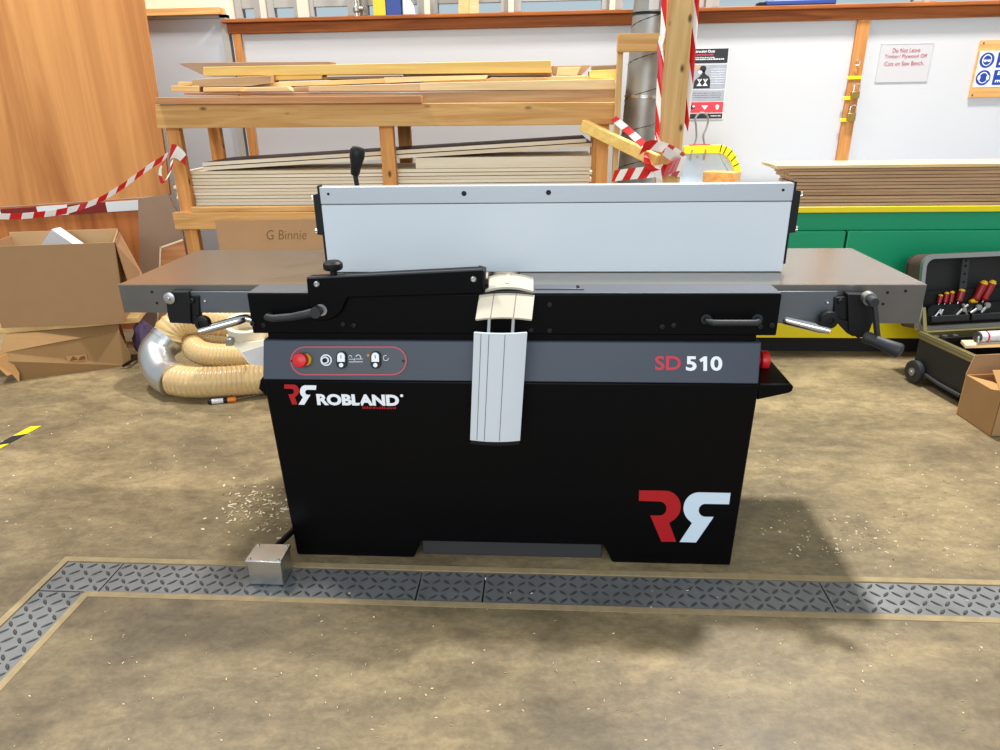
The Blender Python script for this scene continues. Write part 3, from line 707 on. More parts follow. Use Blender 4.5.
mb.prism([(L*.44, -.0155, .07), (L*.62, -.0165, .065), (L*.62, -.0175, .10), (L*.44, -.0165, .105)], (0, -.001, 0)); mb.mi = 1
mb.prism([(L*.46, -.0185, .075), (L*.54, -.0185, .078), (L*.50, -.0185, .100)], (0, -.001, 0)); mb.prism([(L*.54, -.0185, .072), (L*.61, -.0185, .074), (L*.60, -.0185, .096), (L*.56, -.0185, .09)], (0, -.001, 0))
build('printed_mark', mb, ['cardo', 'ink'], cr, smooth=False)
# board on it
a, b = onz(0, 334, .237), onz(139, 322.5, .237); ang2 = math.atan2(b.y-a.y, b.x-a.x); L2 = (b-a).length
mb = MB(); mb.T = rotbox(a, ang2); mb.box(-.25, L2, 0, .42, 0, .030)
single('wooden_board', mb, 'pale', 'pale wooden board lying on the crushed carton under the open carton', 'board', bevel=.002)
# pale block supporting the left end
mb = MB(); c = onz(4, 358, .0); mb.T = rotbox((c.x-.02, c.y+.17, 0), ang2); mb.box(-.28, .06, -.02, .10, 0, .235)
mb2 = mb
single('timber_block', mb2, 'sheetpale', 'pale timber block under the left end of the board beside the crushed carton', 'wood block', bevel=.002)
# open carton
zb = .268
a, b = onz(2, 328, zb), onz(123, 322.5, zb); ang3 = math.atan2(b.y-a.y, b.x-a.x); L3 = (b-a).length; H3 = .428; D3 = .30
oc = thing('open_carton', 'big open cardboard carton holding a white packet on the left', 'cardboard box', tuple(a))
Tm = rotbox(a, ang3)
def wall(name, pts, vec, mat='card'):
    mb = MB(); mb.T = Tm; mb.prism(pts, (0, 0, 0)) if False else None
    p = [V(q) for q in pts]; mb.add(p+[q+V(vec) for q in p], [(0, 1, 2, 3), (7, 6, 5, 4), (0, 4, 5, 1), (1, 5, 6, 2), (2, 6, 7, 3), (3, 7, 4, 0)]); return build(name, mb, mat, oc, smooth=False)
wall('front_panel', [(0, 0, 0), (L3, 0, 0), (L3+.045, -.008, H3), (-.03, -.008, H3)], (0, .006, 0))
wall('back_panel', [(0, D3, 0), (L3-.05, D3, 0), (L3-.055, D3+.01, H3+.02), (-.008, D3+.01, H3+.02)], (0, .006, 0), 'cardin')
wall('side_panel', [(L3-.006, .006, .0), (L3-.056, D3, 0), (L3-.058, D3+.008, H3+.01), (L3+.039, 0, H3)], (.006, 0, 0))
wall('side_panel', [(0, .006, 0), (0, D3, 0), (-.008, D3+.008, H3), (-.008, 0, H3)], (.006, 0, 0))
wall('bottom_panel', [(.006, .006, 0), (L3-.006, .006, 0), (L3-.056, D3, 0), (.006, D3, 0)], (0, 0, .006))
wall('side_flap', [(L3+.044, .01, H3-.005), (L3-.045, D3, H3+.0), (L3+.035, D3-.02, .20), (L3+.055, .05, .13)], (.004, 0, .002))
# packet inside
pk = MB(); q = [at(36, 250, 1.60), at(52, 229, 1.62), at(77, 247, 1.62)]
mid = q[1]
pk.T = None
pk.prism([at(30, 262, 1.60), at(51.5, 229.3, 1.60), at(86, 253, 1.60), at(70, 275, 1.60)], V((.0, .07, .0)))
single('white_packet', pk, 'paper', 'white packet sticking up out of the open cardboard carton', 'packet')
# purple cloth bundle beside the elbow
mb = MB(); rr = random.Random(5)
c = onz(138, 362, .0)+V((0.02, .08, 0)); pts = []
nn, mm = 14, 10
vs = []; 
for i in range(mm+1):
    th = math.pi*i/mm
    for k in range(nn):
        ph = 2*math.pi*k/nn; r = .075*(1+.25*math.sin(3*ph+i)+rr.uniform(-.12, .12)); vs.append(c+V((r*math.sin(th)*math.cos(ph)*.8, r*math.sin(th)*math.sin(ph)*.8, .11-.11*math.cos(th)*(1 if i < mm else 1))))
mb.add(vs, [(i*nn+k, i*nn+(k+1) % nn, (i+1)*nn+(k+1) % nn, (i+1)*nn+k) for i in range(mm) for k in range(nn)])
cl = single('cloth_bundle', mb, 'purple', 'dark purple cloth bundle on the floor between carton and metal elbow', 'cloth')
# black strap/rod over the cloth
mb = MB(); mb.tube([onz(123, 366, .012), onz(133, 360, .05), at(143, 352, c.y-.085), at(150, 346, c.y-.03)], .008, 8)
build('strap', mb, 'blackmatte', cl)

# hose
def smooth_path(P, n=10):
    P = [V(p) for p in P]; Q = [P[0]*2-P[1]]+P+[P[-1]*2-P[-2]]; out = []
    for i in range(1, len(Q)-2):
        for k in range(n):
            t = k/n; a, b, c_, d = Q[i-1], Q[i], Q[i+1], Q[i+2]
            out.append(.5*((2*b)+(c_-a)*t+(2*a-5*b+4*c_-d)*t*t+(3*b-3*c_+d-a)*t**3))
    out.append(P[-1]); return out
def resample(P, step):
    out = [P[0]]; acc = 0
    for i in range(1, len(P)):
        seg = (P[i]-P[i-1]).length; t = 0
        while acc+seg-t >= step:
            t += step-acc; out.append(P[i-1].lerp(P[i], t/seg)); acc = 0
        acc += seg-t
    return out
HR = .078
dh = thing('dust_hose', 'coiled amber ribbed dust hose on the floor behind the left table', 'hose', (-1.6, 1.2, 0))
def hose(path, r=HR, seg=22, pitch=.022):
    P = resample(smooth_path(path, 16), pitch/4); mb = MB()
    n = len(P); T = [(P[min(i+1, n-1)]-P[max(i-1, 0)]).normalized() for i in range(n)]
    u = T[0].cross(V((0, 0, 1))).normalized(); vs = []; 
    for i in range(n):
        u = (u-T[i]*u.dot(T[i])).normalized(); w = T[i].cross(u); k = i % 4; rr_ = r*(1.0 if k in (0,) else (.965 if k in (1, 3) else .94))
        vs += [P[i]+(u*math.cos(2*math.pi*j/seg)+w*math.sin(2*math.pi*j/seg))*rr_ for j in range(seg)]
    for i in range(n-1):
        pass
    o = len(mb.v); mb.v += [tuple(p) for p in vs]
    for i in range(n-1):
        for j in range(seg):
            mb.f.append([i*seg+j, i*seg+(j+1) % seg, (i+1)*seg+(j+1) % seg, (i+1)*seg+j]); mb.m.append(1 if i % 4 in (3, 0) else 0)
    build('hose_run', mb, ['hose', 'hoserib'], dh, ang=80)
lowP = [(-.98, 1.36, HR+.004), (-1.15, 1.26, HR+.004), (-1.35, 1.165, HR+.004), (-1.55, 1.11, HR+.004), (-1.70, 1.10, HR+.004), (-1.80, 1.125, HR+.006)]
hose(lowP)
hose([at(275, 356, 1.31), at(240, 355.5, 1.30), at(212, 355, 1.30), at(196, 350, 1.33), at(196, 342, 1.41), at(215, 337, 1.48), at(255, 336, 1.52), at(285, 338, 1.55)], .062, 20, .018)
upP = [at(168, 339, 1.34), at(171, 330, 1.36), at(184, 322, 1.40), at(205, 320, 1.44), at(235, 324, 1.50), at(275, 331, 1.60)]
hose(upP)
el = smooth_path([lowP[-1], V((-1.865, 1.165, .092)), at(158, 364, 1.225), at(157, 351, 1.29), upP[0]], 9)
mb = MB(); mb.tube(el, HR+.006, 26); 
for p, q in ((el[0], el[1]), (el[-2], el[-1])):
    d = (q-p).normalized()
    mb.cyl(p-d*.012, p+d*.012, HR+.010, seg=26)
build('metal_elbow', mb, 'galv', dh, ang=60)
# cream suction hood with its ring
sh = thing('suction_hood', 'cream plastic suction hood with a round ring lying on the coiled hose', 'suction hood', (-1.36, 1.1, .16))
c = at(246, 327, 1.10); ax = V((.12, -.25, 1)).normalized()
mb = MB(); mb.lathe([(.080, -.05), (.084, -.05), (.084, .012), (.094, .016), (.094, .026), (.076, .026), (.076, -.05)], c, ax, 36); build('ring', mb, 'cream', sh)
mb = MB(); e_ = .014
pts = [at(225, 334, 1.06), at(238, 343, 1.02), at(262, 340, 1.0), at(278, 335, 1.0), at(272, 352, .98), at(262, 366, .97), at(248, 364, .97), at(240, 352, .98), at(232, 344, 1.02)]
mb.prism(pts, V((.0, .10, -.03))); build('hood_body', mb, 'cream', sh, bevel=.004)
mb = MB(); mb.prism([at(242, 352, .965), at(268, 344, .965), at(266, 366, .955), at(250, 364, .955)], V((0, -.004, 0))); build('hood_panel', mb, 'paper', sh)
mb = MB(); p = at(229, 341, 1.0); mb.box(p.x-.02, p.x+.012, p.y, p.y+.05, p.z-.025, p.z+.01); build('hood_lug', mb, 'steelgrey', sh, bevel=.003)
# hand tool on floor
a, b = onz(208, 402, .013), onz(236, 399, .013); D = (b-a)
ht = thing('hand_tool', 'black and orange hand tool lying on the floor before the hose', 'tool', (a.x, a.y, 0))
mb = MB(); mb.tube([a, a+D*.05, a+D*.3, a+D*.7], [.008, .0125, .012, .0125], 12); hb = build('tool_handle', mb, 'blackmatte', ht)
mb = MB(); mb.tube([a+D*.14, a+D*.55], .0129, 12); build('pale_band', mb, 'paper', ht)
mb = MB(); mb.tube([a+D*.7, a+D*.82, a+D, a+D*1.02], [.012, .0128, .012, .006], 12); build('orange_tip', mb, 'orange', ht)
mb = MB(); mb.tube([b, onz(262, 394, .008)], .003, 8); build('blade', mb, 'zinc', ht)
# hazard tape scrap on floor
mb = MB(); mb.mi = 0; a, b = onz(-8, 450, .002), onz(37, 425.5, .002)
mb.ribbon([a, a.lerp(b, .3), a.lerp(b, .6), b], tuple((b-a).normalized().cross(V((0, 0, 1)))), .045, .095, shear=.03, th=.001, start=.05)
single('hazard_tape', mb, ['yellow', 'floordark'], 'scrap of yellow and black hazard tape stuck on the floor at left', 'tape')

# ================================================================== TIMBER RACK
rk = thing('timber_rack', 'pine timber rack loaded with boards against the back wall', 'rack', (-.85, 2.2, 0))
def beam(px, Y, d, name='beam', mat='pine'): mb = MB(); mb.slab(px, Y, d); return build(name, mb, mat, rk, bevel=.003)
beam([(155, 104.5), (618, 102), (617.5, 124.5), (157, 128.5)], 1.9, .045)
zl0, zl1 = .688, .782
mb = MB(); mb.box(-2.075, .40, 1.9, 1.945, zl0, zl1); build('beam', mb, 'pine', rk, bevel=.003)
for xa, xb in ((165.5, 179), (379, 393), (597, 609.5)):
    X0, X1 = at(xa, 130, 1.945).x, at(xb, 130, 1.945).x
    mb = MB(); mb.box(X0, X1, 1.9455, 1.99, 0, 1.32); build('leg', mb, 'pineZ', rk, bevel=.003)
    mb = MB(); mb.box(X0, X1, 2.44, 2.485, 0, 1.32); build('leg', mb, 'pineZ', rk, bevel=.003)
mb = MB(); mb.box(-2.05, .40, 2.485, 2.53, 1.215, 1.32); build('beam', mb, 'pine', rk)
mb = MB(); mb.box(-2.05, .40, 2.485, 2.53, zl0, zl1); build('beam', mb, 'pine', rk)
for X in (-2.045, -.765, .245):
    mb = MB(); mb.box(X, X+.04, 1.99, 2.44, 1.24, 1.32); build('cross_bearer', mb, 'pineY', rk)
    mb = MB(); mb.box(X, X+.04, 1.99, 2.44, zl0, zl1); build('cross_bearer', mb, 'pineY', rk)
# lower deck plank strip on the lower beam
mb = MB(); mb.box(-1.965, .28, 1.905, 1.944, .7835, .812); build('shelf_strip', mb, 'pine', rk, bevel=.003)
mb = MB(); mb.box(-1.90, .28, 1.992, 2.43, .7835, .806); build('shelf_deck', mb, 'greywood', rk)
mb = MB(); zA = at(400, 90.5, 1.93).z
mb.prism([(-1.96, 1.9455, 1.3365), (.388, 1.9455, 1.3245), (.388, 1.9455, 1.3875), (-1.96, 1.9455, 1.3865)], (0, .56, 0)); build('top_deck', mb, 'greywood', rk)
# sheets of ply on the lower shelf
lab = ['lowest', 'second from the bottom', 'third from the bottom', 'fourth from the bottom', 'fifth from the bottom', 'sixth from the bottom', 'seventh from the bottom', 'eighth from the bottom', 'ninth from the bottom', 'topmost']
z = .807; NS = 10; zend = at(300, 171, 1.95).z; th = (zend-z)/NS
Xl = [-2.06, -2.04, -2.085, -2.075, -2.05, -2.09, -2.06, -2.07, -2.03, -2.045]
for i in range(NS):
    mb = MB(); yo = rnd.uniform(-.006, .006)
    x1 = .278
    xl = -1.902 if False else Xl[i]
    # front strip passes behind the front legs
    mb.box(xl, x1+rnd.uniform(-.02, .0), 1.998+yo, 2.43, z+.001, z+th*(.86 if i % 3 else .95)); z += th
    single('plywood_sheet', mb, 'plyedge', 'plywood sheet, %s in the flat pile on the lower rack shelf' % lab[i], 'plywood', 'plywood sheets piled on the lower rack shelf')
ztop = z
# spacer and two film faced sheets above
sp0 = at(416, 170, 2.0).x; zs_ = .058
mb = MB(); mb.box(sp0, .27, 2.0, 2.40, ztop+.001, ztop+zs_)
single('timber_board', mb, 'plyedge', 'thick pale board propping up the dark sheets at the right of the lower shelf', 'board')
zz = ztop+zs_
for k, (lb) in enumerate(('lower of the two dark-topped plywood sheets tilted on the flat pile', 'upper of the two dark-topped plywood sheets tilted on the flat pile')):
    mb = MB(); xl, xr = -1.90, .27-.03*k
    y0, y1 = 1.998, 2.42
    z0l = ztop+.004+k*.024; z0r = ztop+zs_+.002+k*.024+.02*(xr-sp0)/(xr-xl)
    zr = lambda x: z0l+(ztop+zs_+.003+k*.024-z0l)*(x-xl)/(sp0-xl)
    t = .019
    v_ = [(xl, y0, zr(xl)), (xr, y0, zr(xr)), (xr, y1, zr(xr)), (xl, y1, zr(xl))]; w_ = [(a_, b_, c_+t) for a_, b_, c_ in v_]
    mb.add(v_+w_, [(0, 3, 2, 1), (0, 1, 5, 4), (1, 2, 6, 5), (2, 3, 7, 6), (3, 0, 4, 7)]); mb.mi = 1; mb.add(w_, [(0, 1, 2, 3)])
    single('plywood_sheet', mb, ['plyedge', 'plytop'], lb, 'plywood', 'dark-topped sheets on the lower shelf', smooth=False)
mb = MB(); p = at(274, 157, 2.15)
mb.box(-1.52, -1.36, 2.18, 2.26, 1.118, 1.128) if False else None
# boards on the top
def board(px, Y, depth, mat, label, name='timber_board', bevel=.002, group='offcuts and boards on top of the rack'):
    mb = MB(); mb.slab(px, Y, depth); return single(name, mb, mat, label, 'board', group, bevel=bevel)
board([(155, 97.5), (421, 95.5), (421, 103), (156, 104.2)], 1.868, .05, 'redwood', 'reddish board along the front edge of the rack top, above the front beam')
board([(184, 92.2), (395, 92.5), (395, 95), (184, 94.6)], 1.947, .3, 'redwood', 'thin brown sheet lying directly on the rack deck at the left')
board([(171, 85.7), (199, 86), (199, 91.8), (171, 91.2)], 1.95, .25, 'pale', 'short pale offcut end at the far left of the rack top')
board([(203, 87.5), (246, 87), (246, 91.5), (203, 91.8)], 1.945, .22, 'pale', 'pale offcut low in the pile below the thick grey-brown block')
board([(247, 87.3), (287, 86.3), (293, 91.2), (240, 91.6)], 1.94, .2, 'sheetpale', 'pale angled offcut low on the rack top, left of the dark gap')
board([(293, 87), (309, 86.5), (309, 91), (293, 91.2)], 1.96, .2, 'greywood', 'short grey-brown block in the gap of the offcut pile')
board([(309, 86.2), (420, 83.5), (420, 91), (308, 91.2)], 1.942, .25, 'sheetpale', 'wide pale sheet low on the middle of the rack top')
board([(178, 81.8), (192, 82), (192, 85.3), (178, 85.3)], 1.965, .24, 'pale', 'tiny pale offcut peeping out left of the grey-brown block')
board([(192, 79.3), (271, 75.3), (271, 83), (250, 86), (192, 87)], 1.955, .12, 'greywood', 'thick grey-brown block at the left of the rack top')
board([(225, 84), (384, 78.5), (386, 82.8), (300, 86), (240, 86.6)], 2.0, .16, 'pale', 'pale batten slanting behind the grey-brown block on the rack')
board([(271, 74.6), (322, 74), (322, 79.2), (271, 80.5)], 2.02, .12, 'yellowpine', 'short yellowish offcut right of the grey-brown block')
board([(322, 76.8), (400, 75.5), (400, 79), (322, 79.5)], 2.03, .2, 'greywood', 'dark brown strip under the long yellow plank, left half')
board([(384, 77.5), (488, 75), (486, 79), (384, 83)], 2.0, .2, 'sheetpale', 'pale thin board under the middle of the long yellow plank')
board([(420, 83), (615, 79), (617, 89.5), (420, 90.8)], 1.935, .3, 'sheetpale', 'wide pale board on the right half of the rack top')
board([(430, 79.5), (600, 75.5), (612, 79.3), (420, 83)], 2.02, .2, 'pale', 'flat pale offcut on the wide board at the right')
board([(403, 73.5), (552, 72), (552, 75.6), (403, 77)], 2.05, .2, 'greywood', 'brown strip under the right end of the long yellow plank')
board([(203, 67), (551, 60.3), (551.5, 72.5), (203, 76)], 2.0, .11, 'yellowpine', 'long bright yellow pine plank on top of the rack pile')
board([(178, 63.5), (186, 62.5), (330, 61.5), (330, 64), (205, 76)], 2.14, .12, 'greyboard', 'dark grey-brown sheet end behind the long yellow plank, pointed at left')
board([(551, 66), (592, 65), (582, 74.5), (553, 75)], 2.08, .1, 'greywood', 'brown angled offcut right of the long yellow plank')
board([(558, 67.5), (581, 66.8), (577, 75.2), (556, 75.4)], 2.03, .045, 'sheetpale', 'small pale slanted offcut near the right end of the rack')
board([(590, 70.5), (617, 69.5), (617, 79), (590, 78.5)], 2.0, .18, 'yellowpine', 'orange-tinted short offcut at the right end of the rack')
board([(592, 65.8), (617, 64.8), (617, 70.5), (592, 71)], 2.2, .1, 'greywood', 'dark short offcut at the back right corner of the rack')
# cardboard with writing
mb = MB(); T0, T1 = at(215, 221, 1.885), at(330, 219.5, 1.885)
mb.prism([T0, V((-1.12, 1.885, T1.z+.003)), V((-1.10, 1.78, 0)), V((-1.78, 1.78, 0))], (0, .008, 0))
cb = single('cardboard_sheet', mb, 'card', 'flat cardboard sheet with a handwritten name leaning on the lower rack beam', 'cardboard')
mb = None
cN = V((0, -1, .145)).normalized(); cP = at(290, 236, 1.885)
cP = T0.copy()
nrm = (V((-1.10, 1.78, 0))-V((-1.12, 1.885, T1.z))).cross(V((1, 0, 0))).normalized(); nrm = nrm if nrm.y < 0 else -nrm
a = onplane(267, 239.5, cP, nrm); b = onplane(307, 240.5, cP, nrm); upv = V((1, 0, 0)).cross(-nrm) ; upv = upv if upv.z > 0 else -upv
text('G Binnie', a, V((1, 0, 0)), upv, b.x-a.x, .052, 'ink', cb, shear=.15, bold=-.01, label='handwriting')

# ================================================================== DUCT, GUARD POST
du = thing('dust_duct', 'grey galvanised spiral duct rising behind the timber guard post', 'duct', (.5, 2.12, 0))
c0, c1 = V((.49, 2.15, 0)), V((.62, 2.15, 2.6)); mb = MB(); mb.cyl(c0, c1, .106, seg=40); build('duct_pipe', mb, 'galvdark', du)
mb = MB(); D = c1-c0; sp_ = []
for i in range(220):
    t = i/219; an = i*.42; sp_.append(c0+D*t+V((math.cos(an)*.1065, math.sin(an)*.1065, 0)))
mb.tube(sp_, .0026, 6); build('spiral_seam', mb, 'seam', du)
def band_(y, mat, h, nm):
    p = at(640, y, 2.05); t = p.z/2.6; mb = MB(); mb.cyl(c0+D*t-D.normalized()*h/2, c0+D*t+D.normalized()*h/2, .1105, seg=40); build(nm, mb, mat, du)
band_(97, 'chrome', .014, 'clamp_ring'); band_(13, 'blackmatte', .013, 'strap')
mb = MB(); q = at(646, 3, 2.04); ang_ = []
for i in range(6): ang_.append(-math.pi*.5-.38+i*.09)
t = q.z/2.6; cc = c0+D*t
vs = [cc+V((math.cos(a_)*.1085, math.sin(a_)*.1085, dz_)) for dz_ in (-.03, .05) for a_ in ang_]
mb.add(vs, [(i, i+1, 7+i, 6+i) for i in range(5)]); build('paper_label', mb, 'paper', du)
gp = thing('guard_frame', 'rough pine guard post with crosspiece standing in front of the duct', 'post', (.6, 1.83, 0))
mb = MB(); mb.box(.595, .716, 1.80, 1.87, 0, 2.4); build('post', mb, 'postwood', gp, bevel=.004)
mb = MB(); mb.box(.366, .5945, 1.80, 1.845, 1.552, 1.632); build('crosspiece', mb, 'pine', gp, bevel=.002)
mb = MB(); mb.box(.372, .400, 1.846, 1.885, 0, 1.63); build('batten', mb, 'postwood', gp, bevel=.002)
# brace
mb = MB(); a, b = at(583, 125, 1.868), at(657, 161, 1.63)
mb.bar(a, b, .045, .056); 
single('timber_brace', mb, 'yellowpine', 'pine brace slanting down from the rack beam to the taped post', 'brace', bevel=.004)
# barrier tapes
bt = MB()
P = [at(0, 216.5, 1.72), at(30, 215.5, 1.74), at(65, 211, 1.76), at(95, 202, 1.79), at(120, 188, 1.82), at(145, 170, 1.85), at(168, 155, 1.88)]
P = [at(-60, 214, 1.70)] + P
P = smooth_path(P, 6)
bt.ribbon(P, [(.1, -.3, 1) if i < 20 else (.35, -.2, .9) for i in range(len(P))], .034, .062, shear=.02)
Q = smooth_path([at(168, 153, 1.885), at(175, 151, 1.890), at(184, 158, 1.893), at(187, 163, 1.893)], 6)
bt.ribbon(Q, (.2, -.15, 1), .075, .06, shear=.05, start=.03)
Q = smooth_path([at(167, 157, 1.88), at(160, 170, 1.87), at(163, 183, 1.87), at(170, 172, 1.875), at(172, 160, 1.88)], 8)
bt.ribbon(Q, [(.8, -.3, .5)]*len(Q), .028, .055, shear=.02)
single('barrier_tape', bt, ['tapered', 'tapewhite'], 'red and white barrier tape sagging from the rack leg to the left edge', 'barrier tape', smooth=False)
bt = MB(); Q = smooth_path([at(664.5, -20, 1.79), at(663, 30, 1.792), at(659.5, 48, 1.786), at(661, 62, 1.79), at(659, 90, 1.79), at(657.5, 130, 1.785), at(657.5, 150, 1.72)], 6)
bt.ribbon(Q, [(1, -.9, 0) if i < 14 or 22 < i else (1, -.4, .3) for i in range(len(Q))], .030, .15, shear=.10)
single('barrier_tape', bt, ['tapered', 'tapewhite'], 'red and white barrier tape running down the left side of the post', 'barrier tape', smooth=False)
bt = MB(); Q = smooth_path([at(697.5, -20, 1.81), at(693.5, 40, 1.81), at(689.5, 90, 1.81), at(685, 132, 1.81)], 6)
bt.ribbon(Q, [(1, -.9, 0)]*len(Q), .034, .15, shear=.12, start=.05)
single('barrier_tape', bt, ['tapered', 'tapewhite'], 'red and white barrier tape running down the right side of the post', 'barrier tape', smooth=False)
bt = MB(); YK = 1.60
def rib(P, up, w, st, sh=.04, start=0):
    Q = smooth_path([at(*p) for p in P], 6); bt.ribbon(Q, [up]*len(Q), w, st, shear=sh, start=start)
rib([(613, 118, 1.80), (630, 132, 1.73), (647, 148, YK)], (.7, -.2, .7), .034, .055, .01, .02)
rib([(640, 150, YK), (650, 145, YK-.01), (668, 149, 1.66), (684, 158, 1.79)], (.1, -.3, 1), .05, .075, .04)
rib([(612, 176, 1.81), (630, 174, 1.70), (650, 172, YK), (668, 170, 1.68), (684, 172, 1.79)], (0, -.25, 1), .058, .058, .04, .02)
rib([(664, 150, YK), (674, 157, 1.66), (684, 163, 1.79)], (.15, -.3, 1), .05, .3, .03, .31)
rib([(664, 172, YK), (674, 166, 1.66), (685, 163, 1.79)], (.1, -.3, 1), .07, .16, .03, .0)
rib([(647, 152, YK), (646.5, 160, YK-.02), (650, 168, YK-.025), (657, 171, YK-.02)], (.7, -.4, .4), .032, .12, .02)
rib([(657, 166, YK-.02), (659, 178, YK-.02), (660, 190, YK)], (1, -.3, 0), .03, .3, .02, .3)
single('barrier_tape', bt, ['tapered', 'tapewhite'], 'red and white barrier tape knotted round the end of the slanting brace', 'barrier tape', smooth=False)

# ================================================================== GREEN SAW BENCH AND SHEETS
gb = thing('saw_bench', 'green saw bench with yellow edge and yellow kickboard behind the right table', 'saw bench', (2.1, 2.3, 0))
BX0, BX1, BYF, BYB = .82, 3.6, 1.75, 2.86
mb = MB(); mb.box(BX0+.02, BX1, BYF+.03, BYB, .69, .782); build('upper_body', mb, 'green', gb)
mb = MB(); mb.box(BX0, BX1, BYF+.012, BYB, .783, .812); build('table_top', mb, 'grey', gb)
mb = MB(); mb.box(BX0, BX1, BYF, BYF+.0115, .783, .812); build('table_edge', mb, 'yellow', gb, bevel=.002)
xs_ = 1.578
mb = MB(); mb.box(BX0, xs_-.006, BYF, BYB, .225, .688); build('door_panel', mb, 'green', gb, bevel=.004)
mb = MB(); mb.box(xs_+.006, BX1, BYF, BYB, .225, .688); build('door_panel', mb, 'green', gb, bevel=.004)
mb = MB(); mb.box(xs_-.006, xs_+.006, BYF+.02, BYB-.01, .225, .688); build('panel_gap', mb, 'blackmatte', gb)
mb = MB(); mb.box(BX0, BX1, BYF+.002, BYB, .107, .224); build('kickboard', mb, 'yellowd', gb, bevel=.003)
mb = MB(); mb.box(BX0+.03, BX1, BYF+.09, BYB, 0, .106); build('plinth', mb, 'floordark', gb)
# stack of sheets
N = 12; z0, z1 = .8125, at(1000, 163, 1.77).z; th = (z1-z0)/N; left = [1.315, 1.31, 1.30, 1.31, 1.30, 1.295, 1.285, 1.29, 1.265, 1.255, 1.235, 1.185]
ordn = ['bottom', 'second', 'third', 'fourth', 'fifth', 'sixth', 'seventh', 'eighth', 'ninth', 'tenth', 'eleventh', 'top']
z = z0
for i in range(N):
    mb = MB(); yo = [0, .01, .004, .018, .006, .0, .012, .002, .016, .004, .01, -.012][i]
    mb.box(left[i], 3.55, 1.775+yo, 2.02, z+.0008, z+th*(.9 if i % 2 else .82)); z += th
    lb = ('%s brown hardboard sheet of the pile on the green saw bench' % ordn[i]) if i in (0, N-1) else ('%s brown hardboard sheet from the bottom of the pile on the saw bench' % ordn[i])
    if i == N-1: lb = 'top, palest sheet of the hardboard pile on the green saw bench'
    single('hardboard_sheet', mb, 'sheetpale' if i == N-1 else 'hardboard', lb, 'sheet', 'hardboard sheets piled on the saw bench')
# board and blocks left of the pile
mb = MB(); mb.box(.93, 1.172, 2.45, 2.70, .8125, .838); mb.box(1.172, 1.18, 2.45, 2.70, .8125, .838)
mb = MB(); mb.box(.95, 1.17, 2.30, 2.74, .8125, .836)
mb = MB(); mb.prism([(1.0, 2.40, .8125), (1.19, 2.40, .8125), (1.19, 2.76, .8125), (1.0, 2.70, .8125)], (0, 0, .026))
single('wooden_board', mb, 'pale', 'pale flat board on the saw bench left of the hardboard pile', 'board', bevel=.002)
mb = MB(); c = (at(703, 182, 2.5)); mb.T = rotbox((1.11, 2.56, .8395), R(-32)); mb.box(-.10, .10, -.055, .055, 0, .075)
single('wood_block', mb, 'pine', 'small square timber block sitting on the board in front of the dustpan', 'wood block', bevel=.002)
# dustpan standing against the wall
dp = thing('dustpan', 'pale metal dustpan with yellow hood and wire handle standing on the bench against the wall', 'dustpan', (1.0, 2.82, .8125))
YP = 2.80
def pz(x, y): return at(x, y, YP)
zbm = .8135
bl_, br_ = pz(683, 182).x, pz(736, 182).x
mb = MB(); arcp = [pz(x, y) for x, y in ((683, 153.5), (700, 153), (718, 152.6), (724, 154), (728, 159), (731, 168), (734.5, 184))]
mb.prism([V((bl_-.03, YP, zbm))]+arcp+[V((br_, YP, zbm))], (0, .008, 0)); build('pan_plate', mb, 'panblue', dp)
mb = MB(); out = [pz(x, y) for x, y in ((683, 146), (700, 145), (720, 144.5), (728, 147), (733, 152), (737.5, 163), (740, 172))]; inn = [pz(x, y) for x, y in ((735, 176), (731.5, 166), (727.5, 158.5), (722.5, 154), (717, 152.9), (700, 153), (683, 153.8))]
mb.prism(out+inn, (0, -.035, 0)); hdn = build('pan_hood', mb, 'yellow', dp, bevel=.002)
mb = MB()
for a_, b_ in (((720.5, 144.5), (718.5, 152)), ((725.5, 146), (722, 153.5)), ((731, 150), (726, 156)), ((734.5, 156), (729.5, 161)), ((737.5, 163), (732, 166))):
    p, q = pz(*a_), pz(*b_); mb.bar(p+V((0, -.0355, 0)), q+V((0, -.0355, 0)), .006, .001, up=(0, -1, 0))
build('hood_stripes', mb, 'blackmatte', hdn)
mb = MB(); p, q = pz(689, 145.6), pz(709, 145); mb.bar(p+V((0, -.018, .004)), q+V((0, -.018, .004)), .03, .006); build('red_strip', mb, 'red', dp)
mb = MB(); w_ = [pz(x, y) for x, y in ((693, 146), (696, 138), (695.8, 126), (695, 119), (698, 114), (702, 112.8), (706, 114.5), (708, 120), (706, 128), (703, 136), (704.5, 146))]
mb.tube(smooth_path([p+V((0, -.01, 0)) for p in w_], 5), .006, 10); build('wire_handle', mb, 'steelgrey', dp)
for x in (691, 704.5):
    mb = MB(); p, q = pz(x, 149), pz(x-1, 160); mb.bar(p+V((0, -.037, 0)), q+V((0, -.012, 0)), .012, .008); build('clip', mb, 'steelgrey', dp)
mb = MB(); mb.lathe([(.008, 0), (.008, .004), (.004, .006)], pz(697.5, 157)+V((0, -.001, 0)), (0, -1, 0), 12); build('rivet', mb, 'steelgrey', dp)

